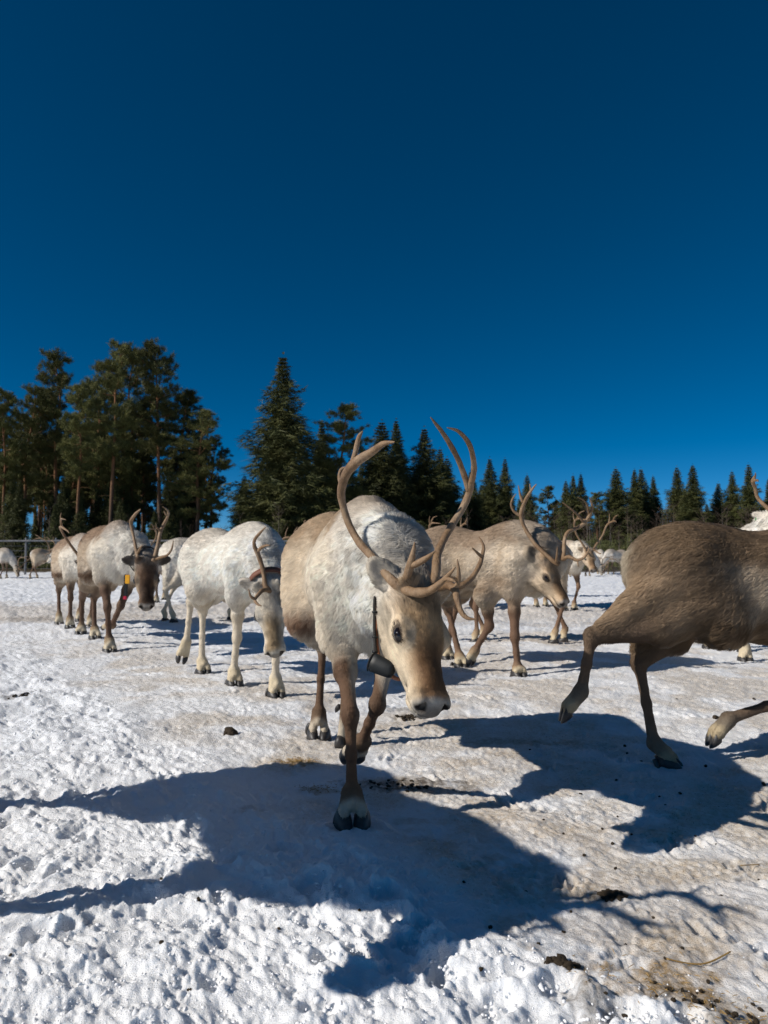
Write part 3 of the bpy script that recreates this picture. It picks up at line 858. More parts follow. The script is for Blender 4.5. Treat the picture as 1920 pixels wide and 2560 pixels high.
    # ---------------- fur
    if hairs:
        tri = np.vstack([F[:, [0, 1, 2]], F[:, [0, 2, 3]]])
        A, Bv, Cv = V[tri[:, 0]], V[tri[:, 1]], V[tri[:, 2]]
        cr = np.cross(Bv - A, Cv - A); ar = np.linalg.norm(cr, axis=1) * .5
        nrm_t = cr / (2 * ar[:, None] + 1e-12)
        vn = np.zeros_like(V)
        for k in range(3): np.add.at(vn, tri[:, k], cr)
        vn /= np.linalg.norm(vn, axis=1)[:, None] + 1e-12
        gw = lambda g: (Wv[g] if g in Wv else np.zeros(len(V)))
        legw = sum(gw(g) for g in LEG)
        dens = gw(0) * 1.0 + gw(1) * 1.25 + gw(2) * 4.5 + gw(3) * 3.5 + legw * 2.0 + gw(8) * 3
        hv_ = (V - pl) @ rows.T / q
        eyeclear = np.minimum(1, sstep(.021, .027, np.sqrt(((hv_[:, 0] - .150) / 1.25) ** 2 + (hv_[:, 2] + .047) ** 2)) + (np.abs(hv_[:, 1]) < .03))
        noseclear = 1 - .75 * (sstep(.335, .345, hv_[:, 0]) * (np.abs(hv_[:, 2] + .07) < .05))
        dens = dens * np.where(gw(2) > .5, eyeclear * noseclear, 1)
        pr = ar * dens[tri].mean(1); pr /= pr.sum()
        ti = RNG.choice(len(tri), hairs, p=pr)
        u = RNG.random(hairs); v = RNG.random(hairs); fl = u + v > 1; u[fl] = 1 - u[fl]; v[fl] = 1 - v[fl]; w = 1 - u - v
        idx3 = tri[ti]
        bary = np.stack([w, u, v], 1)[:, :, None]
        P = (V[idx3] * bary).sum(1); N = (vn[idx3] * bary).sum(1); N /= np.linalg.norm(N, axis=1)[:, None] + 1e-9
        Wp = {g: (Wv[g][idx3] * bary[:, :, 0]).sum(1) for g in Wv}
        col = coatf(P, Wp)
        g0 = lambda g: Wp.get(g, np.zeros(hairs))
        lw = sum(g0(g) for g in LEG)
        # flow
        D = np.zeros((hairs, 3)); Ln = np.zeros(hairs)
        D += g0(0)[:, None] * np.array([-1, 0, -.55]); 
        nd = (pl - n0) / np.linalg.norm(pl - n0)
        D += g0(1)[:, None] * (-nd * .75 + np.array([0, 0, -.75]))
        D += g0(2)[:, None] * (-rows[0]); D += g0(3)[:, None] * (rows[0] * -.2)
        for sd, ed in zip((1, -1), ez):
            e = np.array([ed[0], ed[1] * sd, ed[2]]); e /= np.linalg.norm(e)
            D += (g0(3) * ((P - pl) @ rows[1] * sd > 0))[:, None] * (e @ rows)
        D += g0(8)[:, None] * np.array([-.3, 0, -1])
        for g, (a1, k_, f_, t_) in LEG.items():
            up_ = (k_ - a1) / np.linalg.norm(k_ - a1); lo_ = (f_ - k_) / np.linalg.norm(f_ - k_); to_ = (t_ - f_) / np.linalg.norm(t_ - f_)
            d1 = np.linalg.norm(P - k_, axis=1); below = ((P - k_) @ lo_ > 0)
            foot = ((P - f_) @ to_ > 0) & below
            D += g0(g)[:, None] * np.where(foot[:, None], to_, np.where(below[:, None], lo_, up_))
        zc = P[:, 2] / s
        lenT = .030 + .012 * sstep(.7, .5, zc)
        under = sstep(-.2, -.8, N[:, 2])
        hp = (P - pl) @ rows.T / q
        fore = sstep(.16, .06, hp[:, 0]) * sstep(-.09, -.05, hp[:, 2])
        Ln = g0(0) * lenT + g0(1) * (.050 + .03 * under) + g0(2) * (.011 + .012 * fore + .006 * sstep(.12, .03, hp[:, 0])) - g0(2) * .006 * sstep(.32, .335, hp[:, 0]) + g0(3) * .014 + lw * .0095 + g0(8) * .04
        for g, (a1, k_, f_, t_) in LEG.items():
            if True:
                Ln += g0(g) * (.012 * sstep(.25 * s, .0, np.linalg.norm(P - a1, axis=1)) + .006 * sstep(.10, .04, np.linalg.norm(P - t_, axis=1)))
        # chest tuft
        ct = np.exp(-(np.linalg.norm(P - T(.50, 0, .60), axis=1) / (.10 * s)) ** 2); Ln += .045 * ct * (g0(0) + g0(1))
        Ln *= s * (.75 + .5 * RNG.random(hairs)) * (1 if coat != 'brown' else 1.15)
        jit = np.stack([noise3(P * 26, 21 + k) for k in range(3)], 1)
        jit2 = np.stack([noise3(P * 75, 31 + k) for k in range(3)], 1)
        big = np.clip(g0(0) + g0(1) + fore * g0(2), 0, 1)[:, None]
        D = D / (np.linalg.norm(D, axis=1)[:, None] + 1e-9)
        D = D + jit * (.14 + .08 * big + .22 * big * g0(1)[:, None]) + jit2 * .16 + RNG.standard_normal((hairs, 3)) * .15
        D = D - N * (D * N).sum(1)[:, None]; D /= np.linalg.norm(D, axis=1)[:, None] + 1e-9
        lift = (.235 + (.10 + .06 * g0(1)) * noise3(P * 18, 77) + .10 * g0(1) + .05 * RNG.standard_normal(hairs))
        lift = np.where(lw > .5, .20, lift); lift = np.where((g0(2) > .5) & (fore < .4), .30, lift); lift = np.where(g0(3) > .5, .5, lift)
        lift = np.clip(lift, .12, .95)[:, None]
        d0 = D * np.cos(lift * 1.5) + N * np.sin(lift * 1.5); d1 = D * np.cos(lift) + N * np.sin(lift); d2 = D * np.cos(lift * .55) + N * np.sin(lift * .55) + np.array([0, 0, -.12])
        l3 = (Ln / 3)[:, None]
        p0 = P - N * .002; p1 = p0 + d0 * l3; p2 = p1 + d1 * l3; p3 = p2 + d2 * l3
        # clumps
        cs = np.where(g0(0) + g0(1) > .5, .034, np.where(fore > .4, .018, .009)) * s
        key = np.floor(P / cs[:, None]).astype(np.int64)
        key = key - key.min(0); kk = (key[:, 0] * 4096 + key[:, 1]) * 4096 + key[:, 2] + np.where(g0(0) + g0(1) > .5, 0, 1 << 40) + np.where(fore > .4, 1 << 41, 0)
        uq, inv = np.unique(kk, return_inverse=True)
        cntk = np.bincount(inv).astype(float)
        mt = np.stack([np.bincount(inv, p3[:, i]) / cntk for i in range(3)], 1)[inv]
        mm = np.stack([np.bincount(inv, p2[:, i]) / cntk for i in range(3)], 1)[inv]
        cl = (.44 * big[:, 0] + .10)[:, None]
        p3 = lerp(p3, mt, cl); p2 = lerp(p2, mm, cl * .45)
        pts = np.stack([p0, p1, p2, p3], 1).reshape(-1, 3).astype(np.float32)
        hc = bpy.data.hair_curves.new('fur')
        hc.add_curves([4] * hairs)
        hc.attributes['position'].data.foreach_set('vector', pts.ravel())
        fine_r = np.where(g0(2) + g0(3) + lw > .5, .72, 1.0) * hair_r
        ra = np.stack([fine_r, fine_r * .9, fine_r * .62, fine_r * .18], 1).astype(np.float32)
        at = hc.attributes.new('radius', 'FLOAT', 'POINT'); at.data.foreach_set('value', ra.ravel())
        nbig = noise3(P * 34 + 5, 91); nmid = noise3(P * 14 + 2, 92)
        tone = 1 - np.clip(.30 * g0(1) * np.clip(nbig * 1.4 + .1, 0, 1) + .08 * g0(0) * np.clip(nbig + nmid * .5, 0, 1) + .34 * fore * g0(2) * np.clip(nbig * 1.6 + .2, 0, 1), 0, .6)
        col = np.clip(col * tone[:, None] * (.90 + .22 * RNG.random((hairs, 1))), .006, .93)
        at = hc.attributes.new('coat', 'FLOAT_COLOR', 'CURVE'); at.data.foreach_set('color', np.hstack([col, np.ones((hairs, 1))]).astype(np.float32).ravel())
        a0_ = np.array([-1, 0, -.55]) / 1.1413; Qs = P - (P @ a0_)[:, None] * a0_ * .7
        Np = N + np.stack([noise3(Qs * 38, 71 + k) for k in range(3)], 1) * (.16 * big + .10 + .16 * big * g0(1)[:, None]) + np.stack([noise3(Qs * 95, 81 + k) for k in range(3)], 1) * .24
        Np /= np.linalg.norm(Np, axis=1)[:, None] + 1e-9
        at = hc.attributes.new('surface_normal', 'FLOAT_VECTOR', 'CURVE'); at.data.foreach_set('vector', Np.astype(np.float32).ravel())
        hc.materials.append(M_FUR)
        fo = bpy.data.objects.new('fur', hc); COL.objects.link(fo); fo.parent = body
    # ---------------- hooves
    if h < .03:
        for o_, fv, yv, uv, e in feet:
            if e:
                rz = yv * e
                M4 = Matrix(((fv[0] * s, rz[0] * s * e, uv[0] * s, o_[0]), (fv[1] * s, rz[1] * s * e, uv[1] * s, o_[1]), (fv[2] * s, rz[2] * s * e, uv[2] * s, o_[2]), (0, 0, 0, 1)))
                ob = bpy.data.objects.new('hoof', HOOF)
            else:
                if h >= .02: continue
                rw = quat_rows(fv, (0.1, .2, 1)); M4 = Matrix(((rw[0][0] * s, rw[1][0] * s, rw[2][0] * s, o_[0]), (rw[0][1] * s, rw[1][1] * s, rw[2][1] * s, o_[1]), (rw[0][2] * s, rw[1][2] * s, rw[2][2] * s, o_[2]), (0, 0, 0, 1)))
                ob = bpy.data.objects.new('dewclaw', DEW)
            COL.objects.link(ob); ob.parent = root; ob.matrix_local = M4
    # ---------------- eyes
    for sd in (1, -1):
        p = H(.150, .0735 * sd, -.047)
        ob = bpy.data.objects.new('eye', EYE); COL.objects.link(ob); ob.parent = root
        rw = quat_rows(rows[0] * 1.0 - rows[2] * .25, rows[1] * sd)
        e3 = np.array([.0225, .0165, .0165]) * q
        ob.matrix_local = Matrix(((rw[0][0] * e3[0], rw[1][0] * e3[1], rw[2][0] * e3[2], p[0]), (rw[0][1] * e3[0], rw[1][1] * e3[1], rw[2][1] * e3[2], p[1]), (rw[0][2] * e3[0], rw[1][2] * e3[1], rw[2][2] * e3[2], p[2]), (0, 0, 0, 1)))
    # ---------------- antlers
    if antlers == 'generic':
        rr = random.Random(seed)
        for sd in (1, -1):
            paths = []
            k1 = rr.uniform(.85, 1.12) * antler_scale
            for path in GENERIC_ANTLER:
                if path is GENERIC_ANTLER[4] and sd == (1 if seed % 2 else -1): continue
                paths.append([(*(pl + (np.array([a * k1 + rr.uniform(-.012, .012), b * sd * k1 + rr.uniform(-.012, .012), cc * k1]) * q) @ rows), r * 1.0) for a, b, cc, r in path])
            me = tube(paths, 7, 1.0, .10); me.polygons.foreach_set('use_smooth', [True] * len(me.polygons))
            link('antler', me, M_ANTLER, root)
    elif antlers:
        for side in antlers:
            paths = [[(*loc(p[:3]), p[3]) for p in path] for path in side]
            me = tube(paths, 14, antler_r, .09); me.polygons.foreach_set('use_smooth', [True] * len(me.polygons))
            link('antler', me, M_ANTLER, root)
    if ear_tag:
        sd, mat = ear_tag
        ed = ez[0 if sd > 0 else 1]
        e = np.array([ed[0], ed[1] * sd, ed[2]]); e /= np.linalg.norm(e); ew = e @ rows
        ctr = H(-.005, .058 * sd, -.030) + ew * .07 * q + rows[0] * .022 * q - np.array([0, 0, .03])
        bm = bmesh.new(); bmesh.ops.create_cube(bm, size=1.0)
        bmesh.ops.scale(bm, vec=(.004, .034, .045), verts=bm.verts)
        bmesh.ops.bevel(bm, geom=bm.edges[:], offset=.0015, segments=2, affect='EDGES')
        me = bpy.data.meshes.new('ear_tag'); bm.to_mesh(me); bm.free()
        to = link('ear_tag', me, mat, root); to.location = ctr
    return dict(root=root, H=lambda x, y, z: np.array([base[0], base[1], gz]) + np.array([ch * H(x, y, z)[0] - sh * H(x, y, z)[1], sh * H(x, y, z)[0] + ch * H(x, y, z)[1], H(x, y, z)[2]]),
                T=lambda x, y, z: np.array([base[0] + ch * T(x, y, z)[0] - sh * T(x, y, z)[1], base[1] + sh * T(x, y, z)[0] + ch * T(x, y, z)[1], gz + T(x, y, z)[2]]), s=s, q=q, neck=(pb, mid), toworld=lambda p: np.array([base[0] + ch * p[0] - sh * p[1], base[1] + sh * p[0] + ch * p[1], gz + p[2]]))

def px_path(pts):
    """[(px, py, Y, r)] -> world points"""
    return [(*W(a, b, Y), r) for a, b, Y, r in pts]

def cr1(pts):      # points read in the close view of the nearest head
    return px_path([(587.5 + .3202 * a, 864 + .3202 * b, Y, r) for a, b, Y, r in pts])

# ---- the nearest reindeer, walking towards the camera
main_right = [cr1([(905, 1290, 1.985, .020), (860, 1262, 1.98, .0215), (790, 1200, 2.0, .019), (690, 1075, 2.06, .017), (590, 965, 2.11, .0165), (525, 850, 2.14, .0165), (482, 720, 2.14, .0165), (468, 610, 2.12, .018), (500, 500, 2.08, .020), (565, 425, 2.04, .021), (660, 360, 1.99, .0165), (750, 298, 1.94, .012), (828, 281, 1.90, .003)]),
              cr1([(540, 450, 2.06, .014), (560, 370, 2.05, .012), (575, 300, 2.05, .0105), (590, 245, 2.04, .009), (612, 211, 2.04, .003)]),
              cr1([(472, 580, 2.12, .010), (456, 525, 2.13, .0095), (470, 470, 2.13, .008), (510, 455, 2.12, .003)]),
              cr1([(870, 1268, 1.98, .014), (905, 1225, 1.965, .0165), (925, 1150, 1.945, .017), (940, 1090, 1.93, .015), (955, 1020, 1.92, .010), (962, 962, 1.92, .003)]),
              cr1([(928, 1120, 1.94, .012), (975, 1105, 1.92, .0125), (1040, 1068, 1.90, .011), (1100, 1020, 1.88, .003)]),
              cr1([(880, 1270, 1.975, .017), (930, 1290, 1.945, .019), (1000, 1300, 1.91, .0185), (1075, 1280, 1.87, .015), (1140, 1232, 1.84, .011), (1190, 1180, 1.82, .008), (1235, 1128, 1.80, .002)]),
              cr1([(1165, 1205, 1.83, .008), (1215, 1215, 1.80, .007), (1240, 1230, 1.79, .002)])]
main_left = [cr1([(1055, 1265, 2.0, .018), (1090, 1225, 2.005, .019), (1105, 1160, 2.02, .018), (1115, 1060, 2.06, .0175), (1150, 960, 2.10, .0165), (1210, 850, 2.14, .0160), (1280, 740, 2.17, .0160), (1325, 640, 2.17, .0165), (1345, 560, 2.15, .0150), (1362, 470, 2.11, .0125), (1352, 370, 2.07, .0115), (1320, 280, 2.03, .0100), (1260, 212, 1.99, .0075), (1182, 186, 1.96, .002)]),
             cr1([(1328, 620, 2.165, .012), (1305, 530, 2.15, .0135), (1262, 415, 2.12, .0125), (1215, 320, 2.09, .0120), (1150, 220, 2.06, .0095), (1100, 155, 2.04, .006), (1072, 118, 2.03, .002)]),
             cr1([(1070, 1270, 1.995, .016), (1130, 1262, 1.95, .0175), (1190, 1250, 1.90, .0170), (1235, 1280, 1.86, .0150), (1250, 1350, 1.84, .0115), (1275, 1425, 1.83, .0095), (1320, 1470, 1.82, .007), (1380, 1478, 1.81, .002)]),
             cr1([(1230, 1275, 1.86, .010), (1256, 1225, 1.85, .0095), (1258, 1150, 1.84, .007), (1250, 1075, 1.84, .002)]),
             cr1([(1255, 1215, 1.85, .008), (1215, 1200, 1.84, .006), (1172, 1188, 1.83, .002)]),
             cr1([(1225, 1265, 1.875, .011), (1290, 1248, 1.88, .0115), (1345, 1205, 1.90, .0105), (1395, 1125, 1.92, .0095), (1420, 1045, 1.94, .008), (1428, 985, 1.95, .006), (1397, 922, 1.96, .002)]),
             cr1([(1418, 1060, 1.935, .007), (1388, 1035, 1.92, .006), (1348, 996, 1.91, .002)])]
main = build_reindeer('pale reindeer with tall branching antlers walking up to the camera, black tracker at its throat', (-.140, 2.80), math.atan2(-.96, .27), 'main', scale=1.0,
    legs=dict(fr=[W(757, 1545, 2.28), W(760, 1695, 2.29), W(765, 1782, 2.20)], fl=[W(815, 1522, 2.34), W(783, 1600, 2.50), W(757, 1655, 2.60)],
              hr=[W(697, 1398, 3.46), W(689, 1525, 3.40), W(688, 1590, 3.32)], hl=[W(745, 1400, 3.2), W(752, 1500, 3.25), W(757, 1590, 3.3)]),
    poll=W(907, 1264, 2.02), nose=W(970, 1518, 1.80), antlers=[main_right, main_left], antler_r=.70, limb=.78, h=.0105, fh=.0052, hairs=380000, hair_r=.00062, detail=True, seed=3, torso_len=.95, raised=('fl',),
    ears=((-.55, 1, .10), (-.85, .85, .05)), girth=.79, roll=-.33)
def z4(pts, Y=None):   # points read in the close view of the white reindeer
    return px_path([((360 + .2532 * a) * .864, (1270 + .2532 * b) * .864, y, r) for a, b, y, r in pts])
white_ant = [z4([(1260, 840, 4.22, .020), (1230, 810, 4.20, .020), (1195, 760, 4.20, .018), (1180, 640, 4.22, .017), (1150, 520, 4.22, .017), (1115, 430, 4.20, .019), (1088, 370, 4.18, .014), (1095, 310, 4.16, .012), (1150, 240, 4.12, .010), (1203, 190, 4.10, .003)]),
             z4([(1120, 430, 4.20, .014), (1155, 395, 4.17, .012), (1200, 372, 4.14, .010), (1243, 368, 4.12, .004)]),
             z4([(1225, 810, 4.20, .016), (1170, 815, 4.14, .016), (1125, 860, 4.08, .014), (1095, 905, 4.04, .012), (1120, 950, 4.0, .010), (1160, 968, 3.98, .003)]),
             z4([(1098, 900, 4.04, .011), (1055, 870, 4.02, .009), (1035, 800, 4.02, .003)])]
white_ant_far = [z4([(1330, 830, 4.28, .020), (1400, 780, 4.32, .017), (1470, 640, 4.36, .016), (1500, 500, 4.38, .015), (1490, 400, 4.36, .008), (1480, 330, 4.34, .003)]),
                 z4([(1330, 830, 4.26, .016), (1400, 850, 4.18, .013), (1440, 800, 4.12, .004)])]
white = build_reindeer('white reindeer with lowered head and reddish collar beside the nearest reindeer', (-1.04, 4.90), math.atan2(-.80, .62), 'white', scale=.99,
    legs=dict(fr=[W(512, 1377, 4.66), W(505, 1440, 4.70), W(511, 1476, 4.60)], fl=[W(596, 1392, 4.30), W(595, 1455, 4.34), W(604, 1500, 4.26)],
              hr=[W(438, 1320, 5.20), W(436, 1418, 5.18), W(445, 1449, 5.08)], hl=[W(412, 1300, 5.42), W(403, 1385, 5.45), W(392, 1434, 5.42)]),
    poll=W(579, 1262, 4.25), nose=W(592, 1412, 4.08), antlers=[white_ant, white_ant_far], h=.016, fh=.009, hairs=160000, hair_r=.0010, seed=5, girth=.93, hup=(.05, -1, .3), raised=('hl',), ears=((-.6, 1, -.1), (-.6, 1, -.1)))

def z3(pts):
    return px_path([(.25 * a, .25 * b + 1063, y, r) for a, b, y, r in pts])
left_r = [z3([(1205, 610, 5.92, .022), (1180, 520, 5.94, .019), (1165, 440, 5.98, .017), (1145, 340, 6.02, .016), (1132, 260, 6.02, .018), (1155, 210, 5.98, .016), (1190, 170, 5.94, .012), (1216, 148, 5.92, .004)]),
          z3([(1145, 240, 6.02, .012), (1140, 210, 6.02, .004)]), z3([(1190, 530, 5.94, .014), (1208, 490, 5.88, .012), (1228, 462, 5.84, .004)])]
left_l = [z3([(1320, 600, 5.92, .024), (1345, 540, 5.94, .024), (1365, 450, 5.96, .020), (1385, 350, 6.0, .020), (1415, 280, 6.02, .018), (1445, 220, 6.0, .015), (1455, 175, 5.98, .012), (1435, 145, 5.96, .010), (1405, 125, 5.94, .004)]),
          z3([(1385, 345, 6.0, .014), (1362, 312, 5.98, .012), (1338, 292, 5.96, .004)]), z3([(1445, 210, 6.0, .012), (1430, 185, 5.98, .010), (1416, 165, 5.97, .004)]),
          z3([(1345, 575, 5.93, .018), (1400, 562, 5.88, .014), (1450, 540, 5.84, .012), (1485, 490, 5.82, .010), (1497, 420, 5.82, .004)])]
leftd = build_reindeer('dark-faced reindeer facing the camera, yellow tag below its ear and white flank', (-2.62, 6.85), math.atan2(-.86, .51), 'left', scale=1.08,
    legs=dict(fr=[W(232, 1312, 6.35), W(236, 1370, 6.38), W(240, 1402, 6.27)], fl=[W(261, 1308, 6.55), W(242, 1350, 6.70), W(226, 1362, 6.82)],
              hl=[W(203, 1290, 7.3), W(204, 1358, 7.25), W(207, 1383, 7.1)], hr=[W(178, 1290, 7.45), W(176, 1355, 7.5), W(172, 1375, 7.40)]),
    poll=W(317, 1208, 5.95), nose=W(317, 1306, 5.72), antlers=[left_r, left_l], h=.018, fh=.010, hairs=100000, hair_r=.0013, seed=4, raised=('fl',), ears=((-.2, 1, .0), (-.2, 1, .0)), ear_tag=None)

def z5(pts):
    return px_path([(890 + .276 * a, 1019.5 + .276 * b, y - .10, r) for a, b, y, r in pts])
mid_r = [z5([(1150, 720, 4.90, .021), (1110, 700, 4.90, .020), (1040, 640, 4.92, .018), (960, 560, 4.96, .017), (890, 450, 5.0, .017), (855, 360, 5.0, .018), (865, 280, 4.98, .018), (895, 210, 4.95, .016), (930, 150, 4.92, .012), (975, 96, 4.90, .004)]),
         z5([(850, 345, 5.0, .013), (800, 310, 5.0, .011), (775, 255, 4.99, .009), (790, 205, 4.98, .007), (816, 170, 4.97, .003)]),
         z5([(868, 240, 4.97, .013), (850, 190, 4.97, .011), (832, 105, 4.97, .004)]), z5([(930, 150, 4.92, .009), (922, 95, 4.92, .004)]),
         z5([(1130, 705, 4.88, .012), (1135, 650, 4.84, .010), (1138, 585, 4.82, .003)])]
mid_l = [z5([(1185, 690, 4.96, .021), (1190, 620, 4.99, .019), (1195, 530, 5.02, .017), (1225, 470, 5.05, .017), (1300, 435, 5.08, .016), (1350, 400, 5.08, .017), (1390, 340, 5.06, .014), (1410, 270, 5.03, .011), (1390, 198, 5.0, .004)]),
         z5([(1345, 400, 5.08, .012), (1310, 350, 5.05, .011), (1250, 295, 5.02, .009), (1180, 242, 5.0, .004)]),
         z5([(1385, 330, 5.06, .010), (1375, 270, 5.02, .009), (1345, 225, 5.0, .007), (1298, 198, 4.98, .003)]),
         z5([(1180, 685, 4.95, .016), (1230, 665, 4.90, .016), (1290, 690, 4.86, .014), (1345, 670, 4.84, .011), (1380, 620, 4.84, .008), (1380, 580, 4.84, .003)]),
         z5([(1295, 690, 4.86, .008), (1300, 740, 4.84, .004)])]
mid = build_reindeer('tan reindeer in profile with brown leather collar and open mouth behind the nearest antlers', (.74, 5.32), math.atan2(-.62, .78), 'mid', scale=1.02,
    legs=dict(fr=[W(1112, 1375, 5.0), W(1118, 1437, 5.02), W(1129, 1460, 4.93)], fl=[W(1057, 1352, 5.15), W(1026, 1405, 5.2), W(1018, 1440, 5.22), W(1050, 1285, 5.12)],
              hr=[W(968, 1318, 5.65), W(992, 1410, 5.52), W(1000, 1440, 5.38)], hl=[W(985, 1310, 5.9), W(965, 1390, 5.9), W(972, 1420, 5.8)]),
    poll=W(1176, 1203, 4.92), nose=W(1241, 1297, 4.78), antlers=[mid_r, mid_l], h=.016, fh=.009, hairs=130000, hair_r=.0010, seed=6, raised=('fl',), ears=((-.9, .8, .25), (-.9, .8, .25)), girth=.95, neck_up=-.055)

brown = build_reindeer('brown reindeer striding out of the picture, its head cut off by the frame', (1.60, 2.98), R(-4), 'brown', scale=.935,
    legs=dict(hr=[W(1278, 1375, 2.86), W(1256, 1492, 2.86), W(1217, 1562, 2.86)], hl=[W(1380, 1432, 3.0), W(1412, 1590, 2.98), W(1474, 1645, 2.93)],
              fl=[W(1735, 1500, 3.0), W(1575, 1552, 3.0), W(1536, 1616, 3.0)], fr=[W(1790, 1440, 2.9), W(1830, 1570, 2.9), W(1880, 1640, 2.9)]),
    h=.0125, fh=.011, hairs=220000, hair_r=.00075, seed=8, pose='alert', girth=.98, limb=.98, raised=('hr', 'fl'))

# ---- the herd behind
def herd(label, px, Y, hd, coat, pose, seed, hairs=6000, h=.026, scale=1.0, **kw):
    return build_reindeer(label, (GX(px, Y), Y), R(hd), coat, scale=scale, pose=pose, seed=seed, h=h, fh=.016 if h < .03 else None, hairs=hairs, hair_r=.0022, **kw)
herd('brown-backed reindeer half hidden behind the dark-faced one, walking the same way', 168, 8.3, -58, 'left', 'low', 9, 16000, .022)
herd('pale reindeer seen from behind, its body mostly hidden by the white one', 452, 9.1, 12, 'white', 'low', 11, 16000, .022)
herd('reindeer with its legs showing under the tan one in profile, body hidden', 1100, 7.0, 172, 'mid', 'graze', 12, 9000, .022, scale=.97)
herd('dark-headed reindeer showing between the antlers of the dark-faced one', 333, 13.0, -82, 'grey', 'walk', 14, 6000)
herd('reindeer between white and nearest ones with only antler tips showing', 706, 9.6, -86, 'mid', 'walk', 15, 5000, scale=.86, antler_scale=1.0)
herd('pale-faced reindeer peering out under the raised right antler of the nearest one', 944, 11.5, -88, 'grey', 'walk', 16, 6000)
herd('tan-backed reindeer with lowered antlered head right behind the one in profile', 1204, 11.2, -70, 'mid', 'walk', 17, 7000)
herd('cream back of a reindeer showing above the tan reindeer behind its neck', 1150, 14.5, 178, 'mid', 'graze', 18, 4000)
herd('grey reindeer standing side-on at far right of the tan one', 1252, 27.5, 4, 'grey', 'graze', 19, 2500)
herd('small distant reindeer grazing by the trees, facing the camera', 1294, 30.5, -95, 'grey', 'graze', 20, 1500, .03)
herd('small distant grey reindeer grazing next to the brown rump', 1330, 29.5, -150, 'grey', 'graze', 21, 1500, .03)
herd('grey-white reindeer grazing at the left picture edge', -8, 25.0, -8, 'grey', 'graze', 22, 2500, .026)
herd('cream reindeer grazing by the fence with its rump turned here', 104, 25.0, 52, 'mid', 'graze', 23, 2500, .026)
herd('white reindeer far back at the fence, mostly covered', 166, 21.5, 170, 'white', 'walk', 24, 2000, .03)
tagged = build_reindeer('pale reindeer with green ear tag, its head showing above the brown back', (3.02, 5.95), R(-97), 'white', scale=1.04, poll=W(1678, 1110, 5.45), nose=W(1684, 1187, 5.20),
    h=.022, fh=.012, hairs=16000, hair_r=.0018, seed=26, ears=((-.3, 1, .1), (-.2, 1, .15)), ear_tag=(-1, M_GREEN), antler_scale=.58)
# a reindeer just outside the left edge, whose shadow falls across the foreground
build_reindeer('reindeer just outside the left picture edge, its shadow across the foreground snow', (-1.345, 1.93), R(-61), 'mid', scale=1.0, h=.022, fh=.012, hairs=12000, hair_r=.002, seed=28, pose='walk', girth=.74, antler_scale=.55)

# ------------------------------------------------------------------ collars (worn things)
def band(center, axis, ry, rz, width, thick, mat, name, parent):
    """an elliptical strap round a neck: center, neck direction, half sizes"""
    rows = quat_rows(axis, (0, 0, 1)); n = 40
    V, F = [], []
    for k in range(n):
        a = 2 * math.pi * k / n
        o = np.array([0, math.cos(a) * ry, math.sin(a) * rz]); nr = np.array([0, math.cos(a) / ry, math.sin(a) / rz]); nr /= np.linalg.norm(nr)
        for dx, dn in ((-.5, 0), (.5, 0), (.5, 1), (-.5, 1)):
            V.append(np.asarray(center) + (o + nr * thick * dn + np.array([dx * width, 0, 0])) @ rows)
    for k in range(n):
        a, b = k * 4, ((k + 1) % n) * 4
        for q in range(4): F.append((a + q, a + (q + 1) % 4, b + (q + 1) % 4, b + q))
    me = bpy.data.meshes.new(name); me.from_pydata([tuple(v) for v in V], [], F)
    bm = bmesh.new(); bm.from_mesh(me); bmesh.ops.recalc_face_normals(bm, faces=bm.faces); bm.to_mesh(me); bm.free()
    return link(name, me, mat, parent, smooth=True)

def local_mesh(V, F, org):
    return mesh_np('m', np.asarray(V) - org, F)

